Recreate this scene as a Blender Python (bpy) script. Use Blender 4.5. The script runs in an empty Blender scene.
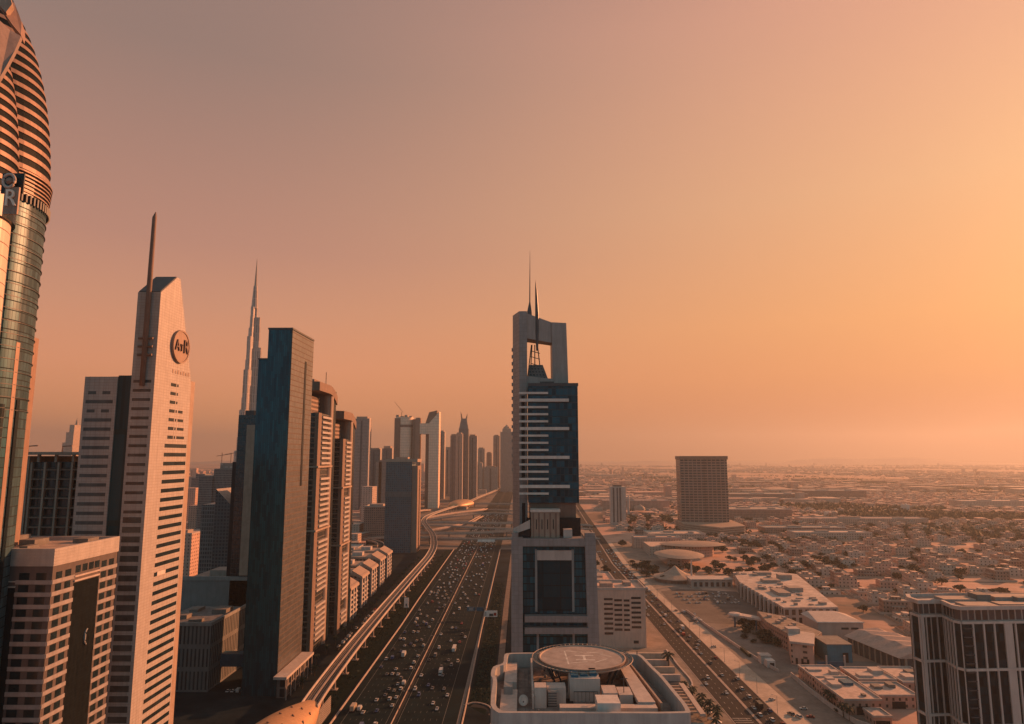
import bpy, math, random
from mathutils import Vector, Matrix
R = math.radians
rnd = random.Random(11)
scene = bpy.context.scene
# ------------------------------------------------------------------ camera
CAM_H = 150.0
PITCH, YAW, FPX = R(7.92), R(0.84), 683.0
cam_d = bpy.data.cameras.new('camera')
cam_d.sensor_width = 36.0
cam_d.lens = FPX * 36.0 / 1024.0
cam_d.clip_start = 1.0
cam_d.clip_end = 90000.0
cam = bpy.data.objects.new('camera', cam_d)
scene.collection.objects.link(cam)
cam.location = (0, 0, CAM_H)
cam.rotation_euler = (R(90) + PITCH, 0, YAW)
scene.camera = cam
# ------------------------------------------------------------------ light
SUN_AZ, SUN_EL = R(52), R(16)        # azimuth clockwise from +Y (the way the road runs)
SUN_DIR = Vector((math.cos(SUN_EL) * math.sin(SUN_AZ), math.cos(SUN_EL) * math.cos(SUN_AZ), math.sin(SUN_EL)))
sun_d = bpy.data.lights.new('sun', 'SUN')
sun_d.energy = 5.0
sun_d.color = (1.0, 0.38, 0.16)
sun_d.angle = R(1.2)
sun = bpy.data.objects.new('sun', sun_d)
scene.collection.objects.link(sun)
sun.rotation_euler = SUN_DIR.to_track_quat('Z', 'Y').to_euler()
sun.location = (600, 100, 700)

world = bpy.data.worlds.new('World')
scene.world = world
world.use_nodes = True
wt = world.node_tree
for n in list(wt.nodes):
    wt.nodes.remove(n)
def WN(t, **kw):
    n = wt.nodes.new(t)
    for k, v in kw.items():
        setattr(n, k, v)
    return n
def lin(h):
    h = h.lstrip('#')
    out = []
    for i in (0, 2, 4):
        c = int(h[i:i + 2], 16) / 255.0
        out.append(c / 12.92 if c <= 0.04045 else ((c + 0.055) / 1.055) ** 2.4)
    return tuple(out) + (1.0,)
def wmath(op, a, b=None, c=None, clamp=False):
    n = WN('ShaderNodeMath', operation=op, use_clamp=clamp)
    for i, v in enumerate((a, b, c)):
        if v is None: continue
        if isinstance(v, (int, float)): n.inputs[i].default_value = v
        else: wt.links.new(v, n.inputs[i])
    return n.outputs[0]
def wramp(fac, stops):
    n = WN('ShaderNodeValToRGB')
    e = n.color_ramp.elements
    e[0].position, e[0].color = stops[0][0], lin(stops[0][1])
    e[1].position, e[1].color = stops[-1][0], lin(stops[-1][1])
    for p, c in stops[1:-1]:
        x = e.new(p); x.color = lin(c)
    wt.links.new(fac, n.inputs[0])
    return n.outputs[0]
def wmix(fac, a, b, blend='MIX'):
    n = WN('ShaderNodeMix', data_type='RGBA', blend_type=blend)
    if isinstance(fac, (int, float)): n.inputs[0].default_value = fac
    else: wt.links.new(fac, n.inputs[0])
    wt.links.new(a, n.inputs[6]); wt.links.new(b, n.inputs[7])
    return n.outputs[2]
sky = WN('ShaderNodeTexSky', sky_type='NISHITA')
sky.sun_disc = False
sky.sun_elevation = SUN_EL
sky.sun_rotation = SUN_AZ
sky.altitude = 150
sky.air_density = 2.0; sky.dust_density = 6.0; sky.ozone_density = 1.0
sep = WN('ShaderNodeSeparateXYZ')
tc = WN('ShaderNodeTexCoord')
wt.links.new(tc.outputs['Generated'], sep.inputs[0])
dx, dy, dz = sep.outputs
elev = wmath('MAXIMUM', dz, 0.0)
# angle from the glow (a band right of the road axis)
GA = R(80)
hx = wmath('MULTIPLY', dx, math.sin(GA)); hy = wmath('MULTIPLY', dy, math.cos(GA))
toward = wmath('ADD', hx, hy)                       # -1 .. 1
tw = wmath('MULTIPLY_ADD', toward, 0.5, 0.5, clamp=True)
GB = R(12)                                          # the dusty glow fades out behind the camera
ahead = wmath('MULTIPLY_ADD', wmath('ADD', wmath('MULTIPLY', dx, math.sin(GB)), wmath('MULTIPLY', dy, math.cos(GB))), 0.5, 0.5, clamp=True)
warm = wramp(elev, [(0.0, '#6e4030'), (0.03, '#945538'), (0.06, '#bc7048'), (0.11, '#dc8e56'), (0.18, '#eca264'), (0.34, '#ecb080'), (0.55, '#eca88a'), (0.63, '#d89a84'), (0.76, '#8a8280'), (1.0, '#8a8482')])
mid = wramp(elev, [(0.0, '#ff9e66'), (0.05, '#ffa46a'), (0.12, '#f6a276'), (0.20, '#dc9a7a'), (0.28, '#c48e7a'), (0.50, '#9a7e74'), (0.62, '#967c74'), (0.76, '#8a8280'), (1.0, '#8a8482')])
cool = wramp(elev, [(0.0, '#458898'), (0.08, '#54aabe'), (0.35, '#5aa8bc'), (0.75, '#748c94'), (1.0, '#8a8482')])
f1 = WN('ShaderNodeMapRange', interpolation_type='SMOOTHSTEP'); wt.links.new(tw, f1.inputs[0])
f1.inputs[1].default_value = 0.34; f1.inputs[2].default_value = 0.94
f2 = WN('ShaderNodeMapRange', interpolation_type='SMOOTHSTEP'); wt.links.new(ahead, f2.inputs[0])
f2.inputs[1].default_value = 0.45; f2.inputs[2].default_value = 0.80
grad = wmix(f2.outputs[0], cool, wmix(f1.outputs[0], mid, warm))
gsc = WN('ShaderNodeVectorMath', operation='SCALE'); wt.links.new(grad, gsc.inputs[0]); gsc.inputs[3].default_value = 10.0 * 0.58
final = wmix(0.97, sky.outputs[0], gsc.outputs[0])
bg = WN('ShaderNodeBackground'); bg.inputs[1].default_value = 0.1
wt.links.new(final, bg.inputs[0])
wo = WN('ShaderNodeOutputWorld'); wt.links.new(bg.outputs[0], wo.inputs[0])
# ------------------------------------------------------------------ exposure, render
scene.view_settings.view_transform = 'Standard'
scene.view_settings.look = 'None'
scene.view_settings.exposure = 0.74
scene.view_settings.gamma = 1.0
scene.view_settings.use_curve_mapping = False
scene.render.engine = 'CYCLES'
scene.cycles.use_denoising = True
scene.cycles.max_bounces = 5
scene.cycles.diffuse_bounces = 2
scene.cycles.glossy_bounces = 3
scene.cycles.transmission_bounces = 2
scene.cycles.volume_bounces = 1
scene.cycles.transparent_max_bounces = 6
scene.cycles.sample_clamp_indirect = 4.0
# ------------------------------------------------------------------ materials
def nodes_of(name):
    m = bpy.data.materials.new(name); m.use_nodes = True
    nt = m.node_tree
    return m, nt, nt.nodes['Principled BSDF']
def MN(nt, t, **kw):
    n = nt.nodes.new(t)
    for k, v in kw.items(): setattr(n, k, v)
    return n
def mth(nt, op, a, b=None, c=None, clamp=False):
    n = MN(nt, 'ShaderNodeMath', operation=op, use_clamp=clamp)
    for i, v in enumerate((a, b, c)):
        if v is None: continue
        if isinstance(v, (int, float)): n.inputs[i].default_value = v
        else: nt.links.new(v, n.inputs[i])
    return n.outputs[0]
def mmix(nt, fac, a, b, blend='MIX'):
    n = MN(nt, 'ShaderNodeMix', data_type='RGBA', blend_type=blend)
    for i, v in ((0, fac), (6, a), (7, b)):
        if isinstance(v, (int, float)): n.inputs[i].default_value = v
        elif isinstance(v, tuple): n.inputs[i].default_value = v if len(v) == 4 else v + (1.0,)
        else: nt.links.new(v, n.inputs[i])
    return n.outputs[2]
def noise(nt, vec, scale, detail=3.0, rough=0.6):
    n = MN(nt, 'ShaderNodeTexNoise'); n.inputs['Scale'].default_value = scale
    n.inputs['Detail'].default_value = detail; n.inputs['Roughness'].default_value = rough
    nt.links.new(vec, n.inputs['Vector'])
    return n.outputs[0]
def weather(nt, v, col, amt=0.15, sz=0.1):
    """dust and run-off streaks: long in z, uneven from panel to panel"""
    mp = MN(nt, 'ShaderNodeMapping'); nt.links.new(v, mp.inputs[0]); mp.inputs['Scale'].default_value = (1, 1, sz)
    n = noise(nt, mp.outputs[0], 0.55, 4.0, 0.7)
    r = MN(nt, 'ShaderNodeMapRange'); nt.links.new(n, r.inputs[0]); r.inputs[1].default_value = .32; r.inputs[2].default_value = .68; r.inputs[3].default_value = 1 - amt; r.inputs[4].default_value = 1 + amt * .6
    s = MN(nt, 'ShaderNodeVectorMath', operation='SCALE'); nt.links.new(col, s.inputs[0]); nt.links.new(r.outputs[0], s.inputs[3])
    return s.outputs[0]
def plain(name, col, rough=0.8, metal=0.0, var=0.18, scale=0.15, spec=0.3, scale2=None):
    m, nt, b = nodes_of(name)
    tc = MN(nt, 'ShaderNodeTexCoord'); v = tc.outputs['Object']
    n1 = noise(nt, v, scale, 5.0, 0.65)
    lo = tuple(c * (1 - var) for c in col); hi = tuple(min(1, c * (1 + var)) for c in col)
    r = MN(nt, 'ShaderNodeMapRange'); nt.links.new(n1, r.inputs[0]); r.inputs[1].default_value = .3; r.inputs[2].default_value = .7
    base = mmix(nt, r.outputs[0], lo, hi)
    nt.links.new(weather(nt, v, base, 0.16), b.inputs['Base Color'])
    b.inputs['Roughness'].default_value = rough; b.inputs['Metallic'].default_value = metal
    b.inputs['Specular IOR Level'].default_value = spec
    return m
def facade(name, wall, glass, fh=3.6, bw=3.4, wz=0.55, wx=0.62, roof=(0.34, 0.28, 0.24), z0=0.0, g_rough=0.2, diag=1.0, spec=0.5, metal=0.0):
    """wall with a grid of window openings, in the object's own metres; roofs (faces looking up) stay plain"""
    m, nt, b = nodes_of(name)
    tc = MN(nt, 'ShaderNodeTexCoord'); sp = MN(nt, 'ShaderNodeSeparateXYZ'); nt.links.new(tc.outputs['Object'], sp.inputs[0])
    x, y, z = sp.outputs
    s = mth(nt, 'ADD', mth(nt, 'ADD', x, y), 1000.37 * bw)
    zz = mth(nt, 'ADD', z, 100 * fh + z0)
    us = mth(nt, 'DIVIDE', s, bw); vs = mth(nt, 'DIVIDE', zz, fh)
    fu = mth(nt, 'FRACT', us); fv = mth(nt, 'FRACT', vs)
    iu = mth(nt, 'LESS_THAN', mth(nt, 'ABSOLUTE', mth(nt, 'SUBTRACT', fu, 0.5)), wx / 2)
    iv = mth(nt, 'LESS_THAN', mth(nt, 'ABSOLUTE', mth(nt, 'SUBTRACT', fv, 0.5)), wz / 2)
    win = mth(nt, 'MULTIPLY', iu, iv)
    g = MN(nt, 'ShaderNodeNewGeometry'); sn = MN(nt, 'ShaderNodeSeparateXYZ'); nt.links.new(g.outputs['Normal'], sn.inputs[0])
    up = mth(nt, 'GREATER_THAN', mth(nt, 'ABSOLUTE', sn.outputs[2]), 0.4)
    win = mth(nt, 'MULTIPLY', win, mth(nt, 'SUBTRACT', 1.0, up))
    cell = MN(nt, 'ShaderNodeCombineXYZ')
    nt.links.new(mth(nt, 'FLOOR', us), cell.inputs[0]); nt.links.new(mth(nt, 'FLOOR', vs), cell.inputs[1])
    wn = MN(nt, 'ShaderNodeTexWhiteNoise', noise_dimensions='2D'); nt.links.new(cell.outputs[0], wn.inputs['Vector'])
    gv = mmix(nt, wn.outputs[0], tuple(c * 0.55 for c in glass), tuple(min(1, c * 1.7) for c in glass))
    nz = noise(nt, tc.outputs['Object'], 0.12, 5.0)
    r = MN(nt, 'ShaderNodeMapRange'); nt.links.new(nz, r.inputs[0]); r.inputs[1].default_value = .3; r.inputs[2].default_value = .7
    wv = weather(nt, tc.outputs['Object'], mmix(nt, r.outputs[0], tuple(c * 0.86 for c in wall), tuple(min(1, c * 1.12) for c in wall)), .14)
    nz2 = noise(nt, tc.outputs['Object'], 0.35, 4.0)
    r2 = MN(nt, 'ShaderNodeMapRange'); nt.links.new(nz2, r2.inputs[0]); r2.inputs[1].default_value = .35; r2.inputs[2].default_value = .65
    rv = mmix(nt, r2.outputs[0], tuple(c * 0.72 for c in roof), tuple(min(1, c * 1.2) for c in roof))
    col = mmix(nt, up, mmix(nt, win, wv, gv), rv)
    nt.links.new(col, b.inputs['Base Color'])
    nt.links.new(mth(nt, 'MULTIPLY_ADD', win, g_rough - 0.75, 0.75), b.inputs['Roughness'])
    if metal: nt.links.new(mth(nt, 'MULTIPLY', win, metal), b.inputs['Metallic'])
    b.inputs['Specular IOR Level'].default_value = spec
    return m
def glassy(name, col, rough=0.12, metal=0.35, fh=3.8, bw=1.6, line=0.10, lcol=(0.05, 0.05, 0.05), wob=0.0, spec=0.8, vline=None, var=0.3):
    """curtain wall: panes that differ a little, thin joints between them"""
    m, nt, b = nodes_of(name)
    tc = MN(nt, 'ShaderNodeTexCoord'); sp = MN(nt, 'ShaderNodeSeparateXYZ'); nt.links.new(tc.outputs['Object'], sp.inputs[0])
    x, y, z = sp.outputs
    us = mth(nt, 'DIVIDE', mth(nt, 'ADD', mth(nt, 'ADD', x, y), 1000.4 * bw), bw); vs = mth(nt, 'DIVIDE', mth(nt, 'ADD', z, 100 * fh), fh)
    lu = mth(nt, 'LESS_THAN', mth(nt, 'FRACT', us), line if vline is None else vline); lv = mth(nt, 'LESS_THAN', mth(nt, 'FRACT', vs), line * 1.5)
    ln = mth(nt, 'MAXIMUM', lu, lv)
    cell = MN(nt, 'ShaderNodeCombineXYZ')
    nt.links.new(mth(nt, 'FLOOR', us), cell.inputs[0]); nt.links.new(mth(nt, 'FLOOR', vs), cell.inputs[1])
    wn = MN(nt, 'ShaderNodeTexWhiteNoise', noise_dimensions='2D'); nt.links.new(cell.outputs[0], wn.inputs['Vector'])
    gv = mmix(nt, wn.outputs[0], tuple(c * (1 - var) for c in col), tuple(min(1, c * (1 + var)) for c in col))
    nt.links.new(weather(nt, tc.outputs['Object'], mmix(nt, ln, gv, lcol), 0.14), b.inputs['Base Color'])
    nt.links.new(mth(nt, 'MULTIPLY_ADD', ln, 0.5, rough), b.inputs['Roughness'])
    b.inputs['Metallic'].default_value = metal
    b.inputs['Specular IOR Level'].default_value = spec
    if wob:
        # each pane hangs at a very slightly different angle
        nn = MN(nt, 'ShaderNodeVectorMath', operation='SCALE'); sub = MN(nt, 'ShaderNodeVectorMath', operation='SUBTRACT')
        nt.links.new(wn.outputs['Color'], sub.inputs[0]); sub.inputs[1].default_value = (.5, .5, .5)
        nt.links.new(sub.outputs[0], nn.inputs[0]); nn.inputs[3].default_value = wob
        g = MN(nt, 'ShaderNodeNewGeometry'); ad = MN(nt, 'ShaderNodeVectorMath', operation='ADD')
        nt.links.new(g.outputs['Normal'], ad.inputs[0]); nt.links.new(nn.outputs[0], ad.inputs[1])
        no = MN(nt, 'ShaderNodeVectorMath', operation='NORMALIZE'); nt.links.new(ad.outputs[0], no.inputs[0])
        nt.links.new(no.outputs[0], b.inputs['Normal'])
    return m
# ------------------------------------------------------------------ mesh building
class MB:
    def __init__(s): s.v = []; s.f = []; s.m = []
    def add(s, vs, fs, m=0):
        o = len(s.v); s.v += [tuple(p) for p in vs]; s.f += [tuple(i + o for i in f) for f in fs]; s.m += [m] * len(fs); return s
    def box(s, x0, y0, z0, x1, y1, z1, m=0, rz=0.0):
        x0, x1 = min(x0, x1), max(x0, x1); y0, y1 = min(y0, y1), max(y0, y1); z0, z1 = min(z0, z1), max(z0, z1)
        vs = [(x0, y0, z0), (x1, y0, z0), (x1, y1, z0), (x0, y1, z0), (x0, y0, z1), (x1, y0, z1), (x1, y1, z1), (x0, y1, z1)]
        if rz:
            cx, cy = (x0 + x1) / 2, (y0 + y1) / 2; c, q = math.cos(rz), math.sin(rz)
            vs = [(cx + (a - cx) * c - (b - cy) * q, cy + (a - cx) * q + (b - cy) * c, z) for a, b, z in vs]
        return s.add(vs, [(0, 3, 2, 1), (4, 5, 6, 7), (0, 1, 5, 4), (1, 2, 6, 5), (2, 3, 7, 6), (3, 0, 4, 7)], m)
    def hexa(s, vs, m=0):          # 4 bottom (ccw) + 4 top
        return s.add(vs, [(0, 3, 2, 1), (4, 5, 6, 7), (0, 1, 5, 4), (1, 2, 6, 5), (2, 3, 7, 6), (3, 0, 4, 7)], m)
    def prism(s, pts, z0, z1, m=0, mt=None, top=None):
        n = len(pts); top = top or pts
        a = sum(pts[i][0] * pts[(i + 1) % n][1] - pts[(i + 1) % n][0] * pts[i][1] for i in range(n))
        if a < 0: pts = pts[::-1]; top = top[::-1]
        vs = [(p[0], p[1], z0) for p in pts] + [(p[0], p[1], z1) for p in top]
        s.add(vs, [(i, (i + 1) % n, n + (i + 1) % n, n + i) for i in range(n)] + [tuple(range(n - 1, -1, -1))], m)
        o = len(s.v) - n; s.f.append(tuple(range(o, o + n))); s.m.append(m if mt is None else mt); return s
    def loft(s, rings, m=0, caps=True, closed=True):
        n = len(rings[0]); vs = [p for r in rings for p in r]; fs = []
        for k in range(len(rings) - 1):
            for i in range(n if closed else n - 1):
                j = (i + 1) % n
                fs.append((k * n + i, k * n + j, (k + 1) * n + j, (k + 1) * n + i))
        if caps and closed: fs.append(tuple(range(n - 1, -1, -1))); fs.append(tuple(range((len(rings) - 1) * n, len(rings) * n)))
        return s.add(vs, fs, m)
    def tube(s, pts, r, n=8, m=0):
        rings = []
        for i, p in enumerate(pts):
            p = Vector(p); a = Vector(pts[max(0, i - 1)]); b = Vector(pts[min(len(pts) - 1, i + 1)])
            t = (b - a).normalized(); up = Vector((0, 0, 1)) if abs(t.z) < .9 else Vector((1, 0, 0))
            e1 = t.cross(up).normalized(); e2 = e1.cross(t); rr = r[i] if isinstance(r, (list, tuple)) else r
            rings.append([tuple(p + e1 * math.cos(2 * math.pi * k / n) * rr + e2 * math.sin(2 * math.pi * k / n) * rr) for k in range(n)])
        rings = [q[::-1] for q in rings]
        return s.loft(rings, m)
    def lathe(s, cx, cy, prof, n=24, m=0):
        rings = [[(cx + r * math.cos(2 * math.pi * k / n), cy + r * math.sin(2 * math.pi * k / n), z) for k in range(n)] for r, z in prof]
        return s.loft(rings, m)
    def sweep(s, path, prof, m=0):
        """profile (offset right of travel, z) swept along a 3-D path, closed section"""
        rings = []
        for i, p in enumerate(path):
            a = path[max(0, i - 1)]; b = path[min(len(path) - 1, i + 1)]
            dx_, dy_ = b[0] - a[0], b[1] - a[1]; L = math.hypot(dx_, dy_) or 1
            nx, ny = dy_ / L, -dx_ / L
            rings.append([(p[0] + nx * o, p[1] + ny * o, p[2] + z) for o, z in prof])
        return s.loft(rings, m)
def ell(cx, cy, rx, ry, n=28, a0=0.0, rot=0.0):
    out = []
    for k in range(n):
        t = a0 + 2 * math.pi * k / n; x, y = rx * math.cos(t), ry * math.sin(t)
        out.append((cx + x * math.cos(rot) - y * math.sin(rot), cy + x * math.sin(rot) + y * math.cos(rot)))
    return out
ORG = {}
def meta(o, label=None, cat=None, group=None, kind=None):
    if label: o['label'] = label
    if cat: o['category'] = cat
    if group: o['group'] = group
    if kind: o['kind'] = kind
    return o
def thing(name, label, cat, loc=(0, 0, 0), group=None):
    o = bpy.data.objects.new(name, None); scene.collection.objects.link(o)
    o.empty_display_size = 2.0; o.location = loc; ORG[o] = Vector(loc)
    return meta(o, label, cat, group)
def mesh_of(name, mb, mats, org=(0, 0, 0), smooth=False):
    me = bpy.data.meshes.new(name); ox, oy, oz = org
    me.from_pydata([(x - ox, y - oy, z - oz) for x, y, z in mb.v], [], mb.f)
    for m in (mats if isinstance(mats, (list, tuple)) else [mats]): me.materials.append(m)
    me.polygons.foreach_set('material_index', mb.m)
    if smooth: me.polygons.foreach_set('use_smooth', [True] * len(mb.f))
    me.update(); return me
def part(name, mb, mats, parent, label=None, kind=None, smooth=False):
    org = ORG[parent]
    o = bpy.data.objects.new(name, mesh_of(name, mb, mats, org, smooth)); scene.collection.objects.link(o)
    o.parent = parent; ORG[o] = org
    if label: o['label'] = label
    if kind: o['kind'] = kind
    return o
def solo(name, mb, mats, label, cat, org=(0, 0, 0), group=None, kind=None, smooth=False):
    o = bpy.data.objects.new(name, mesh_of(name, mb, mats, org, smooth)); scene.collection.objects.link(o)
    o.location = org; ORG[o] = Vector(org)
    return meta(o, label, cat, group, kind)
def many(name, boxes, mat, parent, cap=100):
    """each box its own part (shared rule: the first `cap` as parts, what is left as one stuff part)"""
    for b in boxes[:cap]: part(name, MB().box(*b) if len(b) == 6 else MB().hexa(b), mat, parent)
    if len(boxes) > cap:
        mb = MB()
        for b in boxes[cap:]: (mb.box(*b) if len(b) == 6 else mb.hexa(b))
        part(name, mb, mat, parent, kind='stuff')
def struct(name, mb, mats, org=(0, 0, 0)):
    o = bpy.data.objects.new(name, mesh_of(name, mb, mats, org)); scene.collection.objects.link(o); o.location = org
    o['kind'] = 'structure'; ORG[o] = Vector(org); return o
def copy_tree(src, loc, rz=0.0, label=None, group=None, scale=None):
    c = src.copy(); scene.collection.objects.link(c); c.location = loc; c.rotation_euler = (0, 0, rz)
    if scale: c.scale = scale
    if label: c['label'] = label
    if group: c['group'] = group
    for ch in src.children:
        d = ch.copy(); scene.collection.objects.link(d); d.parent = c
        for g in ch.children:
            e = g.copy(); scene.collection.objects.link(e); e.parent = d
    return c
def text_mb(s, size, depth):
    """letters as solid geometry: returns MB in x (right), z (up), y (depth)"""
    cu = bpy.data.curves.new('tmp', 'FONT'); cu.body = s; cu.size = size; cu.extrude = depth / 2; cu.align_x = 'CENTER'; cu.align_y = 'CENTER'; cu.resolution_u = 3
    ob = bpy.data.objects.new('tmp', cu); scene.collection.objects.link(ob)
    me = bpy.data.meshes.new_from_object(ob)
    mb = MB(); mb.add([(v.co.x, -v.co.z, v.co.y) for v in me.vertices], [tuple(p.vertices) for p in me.polygons])
    bpy.data.objects.remove(ob); bpy.data.meshes.remove(me); bpy.data.curves.remove(cu)
    return mb
def moved(mb, f): 
    mb.v = [tuple(f(*p)) for p in mb.v]; return mb
ORD = ['nearest', 'second', 'third', 'fourth', 'fifth', 'sixth', 'seventh', 'eighth', 'ninth', 'tenth', 'eleventh', 'twelfth', 'thirteenth', 'fourteenth', 'fifteenth', 'sixteenth', 'seventeenth', 'eighteenth', 'nineteenth']
TENS = ['', '', 'twentieth', 'thirtieth', 'fortieth', 'fiftieth', 'sixtieth', 'seventieth', 'eightieth', 'ninetieth']
TENC = ['', '', 'twenty', 'thirty', 'forty', 'fifty', 'sixty', 'seventy', 'eighty', 'ninety']
def ordw(i):          # 0 -> nearest
    n = i + 1
    if n == 1: return 'nearest'
    if n < 20: return ORD[n - 1] + ' nearest'
    if n < 100: return (TENS[n // 10] if n % 10 == 0 else TENC[n // 10] + '-' + ['', 'first'] [0] + (['first'] + ORD[1:9])[n % 10 - 1]) + ' nearest'
    return '%dth nearest' % n
def at(u, v, z=0.0, d=None):
    """photo position -> world point on height z, or at forward distance d"""
    x = (u - 512) / FPX; y = (362 - v) / FPX
    fy = math.cos(PITCH) - y * math.sin(PITCH); fz = math.sin(PITCH) + y * math.cos(PITCH)
    X = x * math.cos(YAW) - fy * math.sin(YAW); Y = x * math.sin(YAW) + fy * math.cos(YAW)
    t = (z - CAM_H) / fz if d is None else d / Y
    return X * t, Y * t, CAM_H + fz * t
# ------------------------------------------------------------------ palette
M = {}
M['sand'] = plain('sand', (0.4, 0.29, 0.23), 0.95, var=0.35, scale=0.02)
M['sand2'] = plain('pale_sand', (0.46, 0.36, 0.28), 0.95, var=0.25, scale=0.05)
M['asphalt'] = plain('asphalt', (0.006, 0.018, 0.022), 0.85, var=0.25, scale=0.08, spec=0.06)
M['asphalt2'] = plain('worn_asphalt', (0.032, 0.034, 0.035), 0.9, var=0.2, scale=0.06, spec=.1)
M['paving'] = plain('paving', (0.22, 0.18, 0.15), 0.9, var=0.3, scale=0.08)
M['conc'] = plain('concrete', (0.34, 0.27, 0.23), 0.8, var=0.16, scale=0.2)
M['conc_d'] = plain('dark_concrete', (0.2, 0.18, 0.16), 0.85, var=0.2, scale=0.2)
M['paint'] = plain('road_paint', (0.55, 0.52, 0.47), 0.7, var=0.25, scale=0.5)
M['paint_worn'] = plain('worn_lane_paint', (0.2, 0.19, 0.17), 0.8, var=0.4, scale=0.5)
M['white'] = plain('white_paint', (0.62, 0.54, 0.48), 0.5, var=0.08)
M['spandrel'] = plain('spandrel_panel', (0.3, 0.27, 0.26), 0.7, var=0.14, scale=.3)
M['cream'] = plain('cream_render', (0.48, 0.4, 0.35), 0.8, var=0.12)
M['beige'] = plain('beige_cladding', (0.4, 0.36, 0.33), 0.6, var=0.1, scale=0.3)
M['tan'] = plain('tan_stone', (0.36, 0.26, 0.2), 0.7, var=0.12, scale=0.3)
M['tan2'] = plain('pale_tan_roof', (0.5, 0.37, 0.3), 0.8, var=0.2, scale=.1)
M['brown'] = plain('brown_stone', (0.2, 0.13, 0.1), 0.7, var=0.15)
M['grey'] = plain('grey_panel', (0.25, 0.25, 0.24), 0.55, var=0.1)
M['dgrey'] = plain('dark_grey_metal', (0.06, 0.065, 0.07), 0.45, var=0.15)
M['black'] = plain('black_glass', (0.008, 0.016, 0.02), 0.25, var=0.3, scale=0.3, spec=0.2)
M['win'] = plain('window_glass', (0.012, 0.024, 0.03), 0.15, var=0.5, scale=0.25, spec=0.4)
M['steel'] = plain('brushed_steel', (0.5, 0.45, 0.4), 0.3, metal=0.8, var=0.08)
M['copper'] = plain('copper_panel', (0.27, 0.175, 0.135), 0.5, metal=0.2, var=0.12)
M['leaf'] = plain('leaves', (0.02, 0.034, 0.022), 0.9, var=0.5, scale=0.6)
M['bark'] = plain('bark', (0.12, 0.08, 0.055), 0.9)
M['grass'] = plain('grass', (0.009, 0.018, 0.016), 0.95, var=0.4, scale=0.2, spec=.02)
M['red'] = plain('red_paint', (0.35, 0.04, 0.025), 0.5)
M['blue'] = plain('blue_panel', (0.02, 0.11, 0.17), 0.5)
M['teal'] = plain('teal_render', (0.04, 0.17, 0.22), 0.6, var=0.2)
# ------------------------------------------------------------------ the air
hz = MB().box(-13000, -3500, -1.0, 13000, 22000, 860.0)
haze = solo('haze', hz, [], None, None, kind='stuff')
hm = bpy.data.materials.new('haze_air'); hm.use_nodes = True
ht = hm.node_tree
for n in list(ht.nodes): ht.nodes.remove(n)
pv = ht.nodes.new('ShaderNodeVolumePrincipled'); ho = ht.nodes.new('ShaderNodeOutputMaterial')
pv.inputs['Color'].default_value = (0.44, 0.475, 0.50, 1)
pv.inputs['Density'].default_value = 0.000086
pv.inputs['Anisotropy'].default_value = 0.48
ht.links.new(pv.outputs[0], ho.inputs['Volume'])
haze.data.materials.append(hm)
# ------------------------------------------------------------------ the ground sheet
def ground_mat():
    m, nt, b = nodes_of('desert_city_ground')
    tc = MN(nt, 'ShaderNodeTexCoord'); v = tc.outputs['Object']
    a = noise(nt, v, 0.0016, 6.0, 0.62); c = noise(nt, v, 0.02, 5.0, 0.7); d = noise(nt, v, 0.006, 4.0, 0.6)
    def rg(x, lo, hi):
        r = MN(nt, 'ShaderNodeMapRange'); nt.links.new(x, r.inputs[0]); r.inputs[1].default_value = lo; r.inputs[2].default_value = hi; return r.outputs[0]
    base = mmix(nt, rg(c, .3, .7), (0.38, 0.22, 0.165), (0.62, 0.39, 0.295))
    base = mmix(nt, mth(nt, 'MULTIPLY', rg(a, .5, .58), 0.75), base, (0.10, 0.085, 0.065))
    base = mmix(nt, mth(nt, 'MULTIPLY', rg(d, .56, .62), 0.5), base, (0.12, 0.095, 0.07))
    nt.links.new(base, b.inputs['Base Color']); b.inputs['Roughness'].default_value = 0.95
    b.inputs['Specular IOR Level'].default_value = 0.1
    return m
struct('ground', MB().add([(-12500, -3000, 0), (12500, -3000, 0), (12500, 21500, 0), (-12500, 21500, 0)], [(0, 1, 2, 3)]), ground_mat())
def ridge(name, x0, x1, y, hs, seed):
    r = random.Random(seed); vs, fs = [], []; n_ = 70
    for i in range(n_ + 1):
        f = i / n_; x = x0 + (x1 - x0) * f
        h = hs * (.55 + .25 * math.sin(f * 9 + seed) + .12 * math.sin(f * 31 + seed * 2) + r.uniform(-.04, .04)) * min(1, f * 6, (1 - f) * 6)
        vs += [(x, y - 900, -1), (x, y - 250, h * .7), (x, y, h), (x, y + 900, -1)]
    for i in range(n_):
        for k in range(3): fs.append((4 * i + k, 4 * i + 4 + k, 4 * i + 5 + k, 4 * i + 1 + k))
    return struct(name, MB().add(vs, fs), M['sand'])
ridge('hills', 1500, 10500, 14500, 150, 2)
ridge('hills', -9000, 3800, 16500, 110, 5)
def sheet(name, pts, z, mat):
    n = len(pts); a = sum(pts[i][0] * pts[(i + 1) % n][1] - pts[(i + 1) % n][0] * pts[i][1] for i in range(n))
    if a < 0: pts = pts[::-1]
    return struct(name, MB().add([(x, y, z) for x, y in pts], [tuple(range(n))]), mat)
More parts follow.
